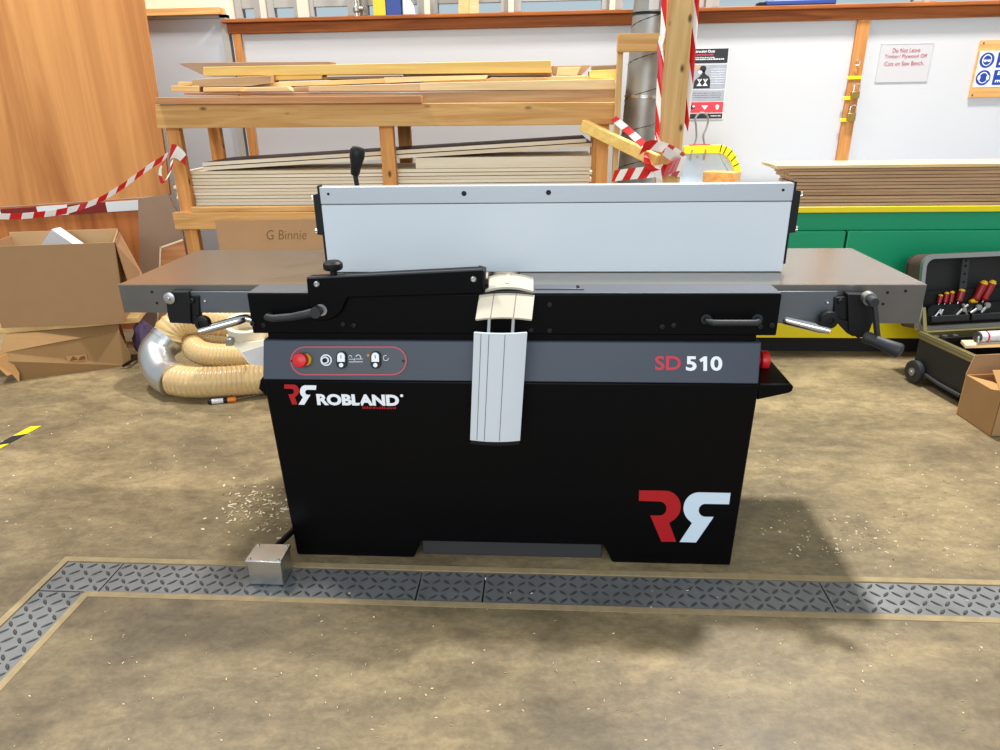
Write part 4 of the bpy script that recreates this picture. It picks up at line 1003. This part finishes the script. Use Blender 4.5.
# ================================================================== THINGS ON THE WALL
YW = WY-.003
po = thing('wall_poster', 'black, grey and red safety poster pinned to the wall beside the taped post', 'poster', (1.02, YW, 1.2))
px0, px1, pt, pb = .90, 1.163, 1.632, 1.208
mb = MB(); mb.box(px0, px1, YW, WY-.0008, pb, pt); build('poster_sheet', mb, 'paper', po)
def pbox(nm, x0, x1, za, zb_, mat, d=.001): mb = MB(); mb.box(px0+(px1-px0)*x0, px0+(px1-px0)*x1, YW-d, YW-.0002, pt-(pt-pb)*zb_, pt-(pt-pb)*za); return build(nm, mb, mat, po)
pbox('title_band', .02, .98, .02, .215, 'posterblack'); pbox('picture_band', .02, .98, .235, .565, 'postergrey'); pbox('grey_band', .02, .98, .585, .735, 'postergrey')
pbox('red_band', .02, .98, .75, .9, 'posterred'); pbox('foot_band', .02, .98, .915, .985, 'posterblack')
W_, H_ = px1-px0, pt-pb
def pc(u, v, d=.0012): return V((px0+W_*u, YW-d, pt-H_*v))
text('Construction Dust', pc(.06, .072), V((1, 0, 0)), V((0, 0, 1)), W_*.6, H_*.036, 'white', po, bold=.02)
rr = random.Random(11); mb = MB()
def scribble(u0, u1, v, h, mat_i=0):
    mb.mi = mat_i; u = u0
    while u < u1:
        w = rr.uniform(.012, .03); p, q = pc(u, v), pc(min(u+w, u1), v-h*rr.uniform(.7, 1)); mb.box(p.x, q.x, YW-.0014, YW-.001, p.z, q.z); u += w+rr.uniform(.006, .018)
scribble(.06, .64, .112, .026, 1); scribble(.2, .66, .145, .016); scribble(.06, .9, .17, .018)
for k in range(7): scribble(.62, .95, .30+k*.033, .008)
scribble(.1, .9, .63, .008, 2); scribble(.1, .9, .66, .008, 2); scribble(.12, .9, .69, .008, 2); scribble(.7, .95, .955, .014)
build('small_print', mb, ['white', 'posterred', 'posterblack'], po, smooth=False)
mb = MB()
def ell(cx, cy, a_, b_, mi, d=.0013, n=20): mb.mi = mi; mb.prism([pc(cx+a_*math.cos(t*2*math.pi/n), cy+b_*math.sin(t*2*math.pi/n), d) for t in range(n)], (0, .0004, 0))
ell(.42, .29, .08, .045, 0, .0012); mb.mi = 0; mb.prism([pc(.34, .40), pc(.40, .36), pc(.38, .31), pc(.47, .31), pc(.48, .36), pc(.58, .40), pc(.62, .46), pc(.62, .56), pc(.22, .56), pc(.24, .45)], (0, .0004, 0))
mb.mi = 2; mb.prism([pc(.02, .245), pc(.36, .255), pc(.36, .285), pc(.02, .29)], (0, .0004, 0)); ell(.36, .335, .05, .022, 1, .0016)
for cx in (.36, .50):
    mb.mi = 1; mb.prism([pc(cx-.06, .43, .0018), pc(cx+.06, .43, .0018), pc(cx, .48, .0018)], (0, .0004, 0)); mb.prism([pc(cx, .475, .0018), pc(cx+.065, .525, .0018), pc(cx-.065, .525, .0018)], (0, .0004, 0))
    mb.mi = 3; mb.prism([pc(cx-.04, .434, .0022), pc(cx+.04, .434, .0022), pc(cx, .455, .0022)], (0, .0004, 0))
build('figure', mb, ['posterblack', 'white', 'skin', 'posterred'], po, smooth=False)
mb = MB(); ell(.24, .82, .06, .03, 0); ell(.27, .81, .03, .014, 1, .0018); mb.mi = 1; mb.prism([pc(.46, .80), pc(.62, .80), pc(.54, .86)], (0, .0004, 0)); mb.prism([pc(.78, .815), pc(.84, .785), pc(.90, .815), pc(.87, .815), pc(.87, .855), pc(.81, .855), pc(.81, .815)], (0, .0004, 0))
build('band_symbols', mb, ['posterblack', 'white'], po, smooth=False)
# notice
nt = thing('wall_notice', 'white laminated notice with three lines of red writing on the wall', 'notice', (2.236, YW, 1.412))
mb = MB(); mb.box(2.079, 2.392, YW, WY-.0008, 1.411, 1.628); build('notice_sheet', mb, 'notice', nt)
mb = MB(); 
for x0, x1, z0, z1 in ((2.079, 2.392, 1.411, 1.414), (2.079, 2.392, 1.625, 1.628), (2.079, 2.082, 1.411, 1.628), (2.389, 2.392, 1.411, 1.628)): mb.box(x0, x1, YW-.0008, YW-.0001, z0, z1)
build('notice_edge', mb, 'fencetop', nt)
for s, x0, x1, yb, h in (('Do Not Leave', 892.3, 919.8, 52.6, .0235), ('Timber/ Plywood Off', 884, 926.3, 59.4, .0265), ('Cuts on Saw Bench.', 884, 923.3, 65.8, .0235)):
    a, b = at(x0, yb, YW), at(x1, yb, YW); text(s, V((a.x, YW-.0003, a.z)), (1, 0, 0), (0, 0, 1), b.x-a.x, h, 'inkred', nt)
# safety sign on board
sg = thing('safety_sign', 'wooden board with blue mandatory safety signs at the right edge of the wall', 'sign', (2.9, YW, 1.3))
A = at(980, 41, YW); Bq = at(969, 97.5, YW); mb = MB(); mb.box(2.66, 3.16, WY-.015, WY-.0005, Bq.z, A.z+.002); build('backing_board', mb, 'pine', sg)
ZT, ZB = at(978.5, 51, WY-.016).z, at(971, 87.5, WY-.016).z
mb = MB(); mb.box(2.668, 3.152, WY-.0165, WY-.0152, ZB, ZT); build('white_panel', mb, 'paper', sg)
YS = WY-.0168
def disc(cx, cz, r, mat, nm, d, sy=1.0, n=26):
    mb = MB(); mb.prism([(cx+r*math.cos(2*math.pi*i/n), YS-d, cz+r*sy*math.sin(2*math.pi*i/n)) for i in range(n)], (0, .0006, 0)); return build(nm, mb, mat, sg, smooth=False)
rowz = (ZT-.052, ZB+.055)
for j, cz in enumerate(rowz):
    cx = 2.718
    disc(cx, cz, .043, 'posterblack' if False else 'signblue', 'sign_disc', .0008); disc(cx, cz, .028, 'white', 'sign_face', .0016, 1.15); disc(cx, cz, .0235, 'signblue', 'sign_face', .0024, 1.15)
    mb = MB()
    if j == 0:
        for s in (-1, 1): mb.prism([(cx+s*.011+.010*math.cos(2*math.pi*i/16), YS-.0032, cz-.002+.008*math.sin(2*math.pi*i/16)) for i in range(16)], (0, .0006, 0))
        mb.box(cx-.026, cx+.026, YS-.0032, YS-.0026, cz+.0, cz+.004)
    else:
        for s in (-1, 1): mb.prism([(cx+s*.026+.008*math.cos(2*math.pi*i/16), YS-.0032, cz+.015*math.sin(2*math.pi*i/16)) for i in range(16)], (0, .0006, 0))
    build('pictogram', mb, 'white', sg, smooth=False)
    mb = MB(); mb.box(2.778, 3.12, YS-.0008, YS-.0002, cz-.042, cz+.042); build('sign_panel', mb, 'signblue', sg)
    s1 = ('Eye protection', 'Ear protection')[j]
    text(s1, (2.797, YS-.0006, cz+.008), (1, 0, 0), (0, 0, 1), .29, .026, 'white', sg, bold=.02, shear=.1)
    text('must be worn', (2.792, YS-.0006, cz-.028), (1, 0, 0), (0, 0, 1), .27, .020, 'white', sg, bold=.02, shear=.1)
for x, z_ in ((2.678, A.z-.012), (2.678, Bq.z+.014)): mb = MB(); mb.lathe([(.005, 0), (.003, .003)], (x, WY-.015, z_), (0, -1, 0), 10); build('screw', mb, 'darksteel', sg)
# hooks, tags, padlocks on the wooden strip
YT = WY-.0222
def tabat(x0, y0, x1, y1, lb):
    a, b = at(x0, y0, YT), at(x1, y1, YT); mb = MB(); mb.box(a.x, b.x, YT-.006, YT-.0003, b.z, a.z)
    single('yellow_clip', mb, 'yellow', lb, 'clip', 'yellow clips on the wall strip', bevel=.002)
tabat(847.3, 76.2, 861, 79.2, 'widest yellow clip on the upright wall strip, above both padlocks')
tabat(843.2, 96.5, 851, 99.8, 'yellow clip beside the upper padlock on the wall strip')
tabat(840.2, 118.6, 848, 121.6, 'yellow clip beside the lower padlock on the wall strip')
def padlock(x0, y0, x1, y1, lb, sx, sy):
    a, b = at(x0, y0, YT), at(x1, y1, YT); o = thing('padlock', lb, 'padlock', ((a.x+b.x)/2, YT-.012, b.z), 'padlocks on the wall strip')
    mb = MB(); mb.box(a.x, b.x, YT-.024, YT-.0075, b.z, a.z); build('lock_body', mb, 'brass', o, bevel=.004)
    mb = MB(); w = (b.x-a.x)*.34; cx = (a.x+b.x)/2+.004; P = [(cx-w, YT-.016, a.z)] + [(cx+w*math.cos(math.pi-math.pi*i/8), YT-.016, a.z+.03+w*math.sin(math.pi*i/8)) for i in range(9)] + [(cx+w, YT-.016, a.z)]
    mb.tube(P, .004, 8); build('shackle', mb, 'chrome', o)
padlock(850.6, 91.5, 857.6, 98.6, 'brass padlock hanging upper on the wall strip', 0, 0)
padlock(846.6, 113, 853.8, 121, 'brass padlock hanging lower on the wall strip', 0, 0)
mb = MB(); p = at(857, 63, YT); mb.tube(smooth_path([p+V((-.01, -.002, .015)), p+V((.006, -.012, .016)), p+V((.012, -.016, 0)), p+V((.0, -.016, -.014)), p+V((-.01, -.012, -.01))], 5), .003, 8)
single('hook', mb, 'chrome', 'small metal hook screwed into the wall strip above the clips', 'hook')

# things on the sill
zs0 = RT+.0045; YI = WY-.035
def sill(name, x0, x1, h, d, mat, lb, cat, bevel=.002, mats=None):
    a, b = at(x0, 10, YI), at(x1, 10, YI); mb = MB(); mb.box(a.x, b.x, YI, YI+d, zs0, zs0+h); single(name, mb, mat, lb, cat, bevel=bevel)
sill('yellow_folder', 373.3, 385.5, .30, .06, 'toolyellow', 'yellow folder standing on the window sill beside a blue one', 'folder')
sill('blue_folder', 386.2, 401, .30, .06, 'blueitem', 'blue folder standing upright on the window sill', 'folder')
mb = MB(); a = at(403, 10, YI); mb.prism([(a.x, YI, zs0), (a.x+.07, YI, zs0), (a.x+.06, YI, zs0+.06), (a.x+.02, YI, zs0+.12), (a.x, YI, zs0+.2)], (0, .05, 0)); single('white_bag', mb, 'paper', 'white crumpled bag on the sill right of the blue folder', 'bag', bevel=.004)
wp = thing('timber_offcuts', 'pale timber offcut standing on the sill above the rack', 'wood block', (at(468, 10, YI).x, YI+.02, zs0))
a, m_, b = at(458.5, 13, YI).x, at(469, 13, YI).x, at(478.5, 13, YI).x
mb = MB(); mb.prism([(a, YI, zs0), (m_-.001, YI, zs0), (m_+.012, YI, zs0+.3), (a+.012, YI, zs0+.3)], (0, .04, 0)); build('offcut_piece', mb, 'pale', wp)
mb = MB(); mb.prism([(m_+.001, YI, zs0), (b, YI, zs0), (b-.004, YI, zs0+.3), (m_+.014, YI, zs0+.3)], (0, .04, 0)); build('offcut_piece', mb, 'sheetpale', wp)
# valve pipe
vp = thing('valve_pipe', 'chrome pipe with valve standing on the sill left of the folders', 'pipe', (at(355.5, 13, YI).x, YI+.03, zs0))
p = V((at(355.5, 13, YI).x, YI+.03, zs0)); mb = MB(); mb.cyl(p, p+V((0, 0, .35)), .012); build('pipe', mb, 'chrome', vp)
mb = MB(); mb.lathe([(.014, .02), (.022, .03), (.022, .05), (.014, .06)], p, (0, 0, 1), 12); mb.cyl(p+V((.012, 0, .045)), p+V((.045, 0, .045)), .012); build('valve', mb, 'steelgrey', vp)
fl = thing('blue_case', 'flat dark blue case lying on the window sill right of the post', 'case', (at(795, 5, YI).x, YI+.05, zs0))
a, b = at(766, 7, YI), at(836, 6, YI); mb = MB(); mb.box(a.x, b.x, YI-.0, YI+.11, zs0+.002, zs0+.03); build('case_body', mb, 'blueitem', fl, bevel=.006)
mb = MB(); mb.box(a.x-.04, a.x-.0005, YI+.01, YI+.09, zs0, zs0+.022); mb.box(a.x-.02, b.x-.1, YI+.01, YI+.1, zs0-.0, zs0+.0018); build('case_end', mb, 'blackmatte', fl, bevel=.003)

# ================================================================== RIGHT: TOOL CASE AND CARTON
tc = thing('tool_case', 'open black wheeled tool case on the floor before the green bench', 'tool case', (2.15, 1.25, 0))
CA = R(-14)
# left side of the case runs from (1.88,1.42) to (1.95,1.05)
S = Matrix.Translation(V((1.875, 1.43, 0))) @ Matrix.Rotation(R(10.5), 4, 'Z')
# local: x to right, y=0 back, negative y to the front
W0, D0 = .62, .40
def cpart(nm, f, mat, parent=tc, bevel=.004, **k): mb = MB(); mb.T = S; f(mb); return build(nm, mb, mat, parent, bevel=bevel, **k)
def hollow(mb):
    mb.box(0, W0, -D0, 0, .045, .055); mb.box(0, .012, -D0, 0, .055, .215); mb.box(W0-.012, W0, -D0, 0, .055, .215); mb.box(.012, W0-.012, -D0, -D0+.012, .055, .215); mb.box(.012, W0-.012, -.012, 0, .055, .215)
cpart('case_base', hollow, 'caseblack', bevel=.002)
def rim(mb):
    for x0, x1, y0, y1 in ((-.006, .016, -D0-.004, .004), (W0-.016, W0+.006, -D0-.004, .004), (.016, W0-.016, -D0-.004, -D0+.016), (.016, W0-.016, -.016, .004)): mb.box(x0, x1, y0, y1, .2155, .252)
rm = cpart('case_rim', rim, 'olive', bevel=.002)
def rim2(mb): mb.box(-.0085, -.0062, -D0-.004, .004, .222, .227); mb.box(-.0085, -.0062, -D0-.004, .004, .238, .243)
cpart('rim_edges', rim2, 'steelgrey', rm, bevel=0)
for y in (-.045,):
    def whl(mb): mb.lathe([(.012, -.016), (.045, -.016), (.056, -.012), (.058, 0), (.056, .012), (.045, .016), (.02, .012), (.012, .018)], (-.022, y, .058), (-1, 0, 0), 28)
    w = cpart('wheel', whl, 'rubber', bevel=0)
    def hub(mb): mb.lathe([(.020, .0), (.020, .018), (.009, .02), (.006, .024)], (-.022, y, .058), (-1, 0, 0), 18)
    cpart('wheel_hub', hub, 'steelgrey', w, bevel=0)
def whr(mb): mb.lathe([(.012, -.016), (.045, -.016), (.056, -.012), (.058, 0), (.056, .012), (.045, .016), (.02, .012)], (W0+.022, -.045, .058), (1, 0, 0), 24)
cpart('wheel', whr, 'rubber', bevel=0)
for fx in (.02, W0-.06): cpart('foot', lambda mb: mb.box(fx, fx+.04, -D0+.02, -D0+.06, 0, .045), 'blackmatte')
def skid(mb): mb.tube([(-.004, -.10, .06), (-.008, -.2, .052), (-.008, -.34, .05)], .010, 10)
cpart('edge_bar', skid, 'rubber', bevel=0)
# lid, hinged at the back and leaning back
LZ0, LZ1 = .275, .655; SL = S @ Matrix.Translation(V((0, .012, .255))) @ Matrix.Rotation(R(-9), 4, 'X')
LH = .362
def lpart(nm, f, mat, parent=tc, bevel=.004, **k): mb = MB(); mb.T = SL; f(mb); return build(nm, mb, mat, parent, bevel=bevel, **k)
def rrect(x0, x1, z0, z1, r, n=6):
    L = []
    for cx, cz, a0 in ((x1-r, z1-r, 0), (x0+r, z1-r, 90), (x0+r, z0+.02, 180), (x1-r, z0+.02, 270)):
        rr_ = r if a0 < 180 else .02
        ccx = cx if a0 < 180 else (x0+.02 if a0 == 180 else x1-.02)
        for i in range(n+1): t = R(a0+90*i/n); L.append((ccx+rr_*math.cos(t), cz+rr_*math.sin(t)))
    return L
def ringwall(mb, o, i_, y0, y1):
    n = len(o); A = [(x, y0, z) for x, z in o]; B = [(x, y0, z) for x, z in i_]; C_ = [(x, y1, z) for x, z in o]; D_ = [(x, y1, z) for x, z in i_]
    f = []
    for k in range(n):
        j = (k+1) % n; f += [(k, j, n+j, n+k), (2*n+k, 3*n+k, 3*n+j, 2*n+j), (k, 2*n+k, 2*n+j, j), (n+k, n+j, 3*n+j, 3*n+k)]
    mb.add(A+B+C_+D_, f)
oL = rrect(-.01, W0+.01, .0, LH, .05); iL = rrect(.008, W0-.008, .018, LH-.018, .04)
lid = lpart('case_lid', lambda mb: (ringwall(mb, oL, iL, .02, .12), mb.prism([(x, .108, z) for x, z in oL], (0, .014, 0))), 'caselid', bevel=0)
lpart('lid_rim', lambda mb: ringwall(mb, rrect(-.014, W0+.014, -.004, LH+.004, .052), rrect(.006, W0-.006, .016, LH-.016, .04), .0, .0195), 'steelgrey', lid, bevel=0)
lpart('lid_lining', lambda mb: mb.prism([(x, .095, z) for x, z in iL], (0, .012, 0)), 'caseblack', lid, bevel=0)
# tool boards in the lid
lpart('tool_board', lambda mb: mb.prism([(x, .045, z) for x, z in rrect(.02, W0-.02, .02, .185, .03)], (0, .008, 0)), 'blackmatte', lid, bevel=0)
lpart('tool_board', lambda mb: mb.prism([(x, .012, z) for x, z in rrect(.045, W0-.03, .03, .118, .03)], (0, .008, 0)), 'blackmatte', lid, bevel=0)
for bx in (.06, .275): lpart('pocket_bar', lambda mb: mb.box(bx, bx+.20, -.006, .0115, .035, .066), 'caseblack', lid, bevel=.003)
def strap(mb): mb.box(.243, .281, .060, .0645, .12, LH-.03)
st = lpart('punched_strap', strap, 'darkgrey', lid, bevel=0)
for z_ in (.22, .26, .30, .325): lpart('strap_hole', lambda mb: mb.cyl((.262, .0585, z_), (.262, .060, z_), .007, seg=12), 'blackmatte', st, bevel=0)
# lid stay
mb = MB(); mb.bar(S @ V((.012, -.015, .255)), SL @ V((.02, .01, .11)), .005, .016, up=(1, 0, 0)); build('lid_stay', mb, 'olive', tc)
# screwdrivers: things of their own
def screwdriver(x, z, r, L, tilt, lb, y=.034):
    p = SL @ V((x, y, z)); d = (SL.to_3x3() @ V((math.sin(tilt), 0, math.cos(tilt)))).normalized()
    o = thing('screwdriver', lb, 'screwdriver', tuple(p-d*.06), 'red handled screwdrivers in the tool case')
    mb = MB(); mb.lathe([(r*.6, 0), (r*.95, L*.1), (r*.85, L*.25), (r, L*.6), (r*.9, L*.85)], p, d, 14); build('handle', mb, 'toolred', o)
    mb = MB(); mb.lathe([(r*.9, L*.85), (r*.92, L*.93), (r*.6, L*1.02), (r*.1, L*1.03)], p, d, 14); build('handle_end', mb, 'toolyellow', o)
    mb = MB(); mb.cyl(p-d*.06, p, .003, seg=8); build('shaft', mb, 'zinc', o)
screwdriver(.118, .122, .0115, .045, R(8), 'leftmost and smallest red screwdriver in the tool case lid')
screwdriver(.150, .122, .012, .055, R(6), 'second red screwdriver from the left in the tool case lid')
screwdriver(.180, .122, .012, .058, R(4), 'third red screwdriver from the left in the tool case lid')
screwdriver(.222, .125, .0165, .064, R(14), 'thick red screwdriver left of the punched strap in the tool case')
screwdriver(.312, .125, .019, .105, R(24), 'large slanted red screwdriver right of the punched strap')
screwdriver(.358, .125, .019, .105, R(24), 'large slanted red screwdriver at the right edge of the view')
def small(name, f, mat, lb, cat, group=None, bevel=0):
    mb = MB(); mb.T = SL; f(mb); return single(name, mb, mat, lb, cat, group, bevel=bevel)
small('yellow_grip', lambda mb: mb.tube([(.288, .034, .120), (.302, .034, .127), (.32, .034, .122)], .011, 10), 'toolyellow', 'short yellow tool grip low beside the punched strap in the case', 'tool')
small('pliers', lambda mb: (mb.tube([(.195, .003, .065), (.22, .001, .09), (.25, .001, .112)], .006, 8), mb.tube([(.25, .003, .06), (.235, .001, .09), (.222, .001, .118)], .006, 8), mb.cyl((.229, -.006, .09), (.229, .008, .09), .011, seg=12)), 'steelgrey', 'steel pliers in the middle of the tool case lid', 'pliers')
small('pliers', lambda mb: (mb.tube([(.075, .003, .06), (.095, .001, .085), (.105, .001, .098)], .006, 8), mb.tube([(.112, .003, .06), (.105, .001, .08), (.118, .001, .096)], .005, 8), mb.cyl((.102, -.006, .084), (.102, .008, .084), .009, seg=12)), 'chrome', 'bright pliers at the left of the tool case lid', 'pliers')
small('spanner', lambda mb: (mb.tube([(.27, .002, .07), (.293, .001, .085), (.303, .001, .094)], .007, 8), mb.cyl((.308, -.006, .098), (.308, .006, .098), .014, seg=12)), 'steelgrey', 'steel spanner right of the pliers in the tool case', 'spanner')
small('spanner', lambda mb: (mb.tube([(.325, .002, .07), (.343, .001, .09), (.351, .001, .1)], .007, 8), mb.cyl((.354, -.006, .106), (.354, .006, .106), .014, seg=12)), 'steelgrey', 'steel spanner nearest the right edge of the view in the tool case', 'spanner')
# inside the base: tray, slats, tube
cpart('inner_tray', lambda mb: (mb.box(.02, W0-.02, -.13, -.02, .20, .212), mb.box(.02, W0-.02, -.135, -.125, .2, .262)), 'blackmatte', bevel=.002)
def socket(x, lb, y=-.06):
    mb = MB(); mb.T = S; mb.cyl((x, y, .2125), (x, y, .245), .012, seg=14); single('socket', mb, 'zinc', lb, 'socket', 'sockets in the tool case tray')
socket(.04, 'leftmost steel socket in the tray of the tool case'); socket(.085, 'second steel socket in the tray of the tool case'); socket(.14, 'third steel socket in the tray of the tool case')
mb = MB(); mb.T = S; mb.box(.035, .52, -.24, -.19, .2525, .262)
mb = MB(); mb.T = S; mb.prism([(.028, -.26, .2525), (.61, -.30, .2525), (.61, -.24, .2525), (.06, -.19, .2525)], (0, 0, .014)); mb.T = S
single('pine_board', mb, 'sheetpale', 'pale wooden slat lying across the open tool case', 'board')
tu = thing('sealant_tube', 'white sealant tube with a red band lying on the slat in the tool case', 'tube', tuple(S @ V((.2, -.23, .267))))
def tpart(nm, f, mat): mb = MB(); mb.T = S; f(mb); return build(nm, mb, mat, tu)
tpart('tube_body', lambda mb: mb.cyl((.11, -.228, .2925), (.37, -.235, .2925), .025, seg=22), 'canwhite')
tpart('tube_band', lambda mb: mb.cyl((.138, -.2288, .2925), (.147, -.2290, .2925), .0256, seg=22), 'red')
tpart('tube_end', lambda mb: (mb.cyl((.100, -.2278, .2925), (.11, -.228, .2925), .024, seg=22)), 'darkgrey')
mb = MB(); mb.T = S; mb.box(.075, .25, -.270, -.262, .2672, .276); mb.tube([(.08, -.266, .276), (.079, -.262, .30), (.084, -.259, .305)], .005, 8)
single('caulking_gun', mb, 'steelgrey', 'grey metal bar lying before the sealant tube on the slat', 'tool')
mb = MB(); mb.T = S; mb.box(.06, .40, -.385, -.27, .15, .222)
single('paper_pad', mb, 'sheetpale', 'pale pad or box lying low in the open tool case', 'box', bevel=.004)
mb = MB(); mb.T = S; mb.box(.03, .59, -.39, -.14, .0555, .148); build('case_lining', mb, 'blackmatte', tc)

# small carton at the right edge
rc = thing('small_carton', 'small open cardboard carton on the floor at the right edge', 'cardboard box', (1.95, .9, 0))
a0 = onz(990, 437); a1 = onz(956, 414); hC = .19; ex = V((1, .12, 0)).normalized(); LW = .34
def q4(nm, p, vec, mat='cardo'):
    p = [V(q) for q in p]; mb = MB(); mb.add(p+[q+V(vec) for q in p], [(0, 1, 2, 3), (7, 6, 5, 4), (0, 4, 5, 1), (1, 5, 6, 2), (2, 6, 7, 3), (3, 7, 4, 0)]); return build(nm, mb, mat, rc, smooth=False)
U = V((0, 0, hC))
q4('side_panel', [a1, a0, a0+U, a1+U], ex*.005, 'cardd')
q4('front_panel', [a0, a0+ex*LW, a0+ex*LW+U, a0+U], V((0, .005, 0)), 'card')
q4('back_panel', [a1, a1+ex*LW, a1+ex*LW+U, a1+U], V((0, -.005, 0)), 'cardo')
q4('side_panel', [a1+ex*LW, a0+ex*LW, a0+ex*LW+U, a1+ex*LW+U], -ex*.005, 'cardd')
q4('bottom_panel', [a1, a0, a0+ex*LW, a1+ex*LW], V((0, 0, .005)), 'cardd')
q4('back_flap', [a1+U, a1+ex*LW+U, a1+ex*LW+U+V((0, .018, .085)), a1+U+V((.03, .018, .085))], V((0, .004, 0)), 'card')
q4('front_flap', [a0+U, a0+ex*LW+U, a0+ex*LW+U+V((0, .075, .075)), a0+U+V((-.01, .075, .08))], V((0, .004, 0)), 'cardo')
q4('side_flap', [a1+U, a0+U, a0+U+V((.10, .05, -.015)), a1+U+V((.10, -.03, -.02))], V((.002, 0, -.003)), 'cardo')

# ================================================================== WOOD CHIPS
mb = MB(); rr = random.Random(21)
def chip(x, y, s):
    an = rr.uniform(0, 6.28); d = V((math.cos(an), math.sin(an), 0)); w = V((-d.y, d.x, 0)); c = V((x, y, .0012)); a_ = s*rr.uniform(.8, 2.0); b_ = s*rr.uniform(.3, .6); h = V((0, 0, rr.uniform(.001, .003)))
    mb.add([c-d*a_-w*b_, c+d*a_-w*b_, c+d*a_+w*b_+h, c-d*a_+w*b_+h, c-d*a_*.9+V((0, 0, -.0008)), c+d*a_*.9+V((0, 0, -.0008))], [(0, 1, 2, 3), (0, 4, 5, 1)])
for i in range(190):
    px_, py_ = rr.gauss(258, 22), rr.gauss(508, 13)
    if px_ > 283+(py_-470)*.17: continue
    p = onz(px_, py_); chip(p.x, p.y, .0045)
for i in range(150):
    p = onz(rr.uniform(760, 1000), rr.triangular(430, 575, 545)); chip(p.x, p.y, .0024)
for i in range(50):
    p = onz(rr.gauss(850, 30), rr.gauss(540, 16)); chip(p.x, p.y, .003)
for i in range(170):
    p = onz(rr.uniform(0, 1000), rr.uniform(590, 750)); 
    if not (TX0 < p.x < TX1): chip(p.x, p.y, .0019)
for i in range(110):
    p = onz(rr.uniform(0, 270), rr.uniform(410, 550)); chip(p.x, p.y, .002)
single('wood_chips', mb, 'chip', 'pale wood chips and specks scattered over the concrete floor', 'wood chips', kind='stuff', smooth=False)

# ================================================================== LIGHT
w = bpy.data.worlds.new('world'); scene.world = w; w.use_nodes = True
bg = w.node_tree.nodes['Background']; bg.inputs['Color'].default_value = (.86, .94, 1.0, 1); bg.inputs['Strength'].default_value = .64
def area(name, loc, size, power, color, target=None):
    ld = bpy.data.lights.new(name, 'AREA'); ld.shape = 'RECTANGLE'; ld.size, ld.size_y = size; ld.energy = power; ld.color = color
    o = bpy.data.objects.new(name, ld); COL.objects.link(o); o.location = loc
    if target is not None: o.rotation_euler = (V(target)-V(loc)).to_track_quat('-Z', 'Y').to_euler()
    return o
area('high_bay_lamp', (1.75, 1.9, 5.0), (.28, .28), 400, (1, .97, .925))
area('high_bay_lamp', (-2.6, 1.4, 5.0), (.6, .6), 210, (1, .965, .91))
area('window_daylight', (-.5, -7.5, 3.4), (7, 2.6), 350, (.9, .96, 1), (0, 1.0, .9))

scene.view_settings.view_transform = 'Standard'; scene.view_settings.look = 'None'
scene.view_settings.gamma = 1; scene.view_settings.use_curve_mapping = False; scene.view_settings.exposure = 0.0
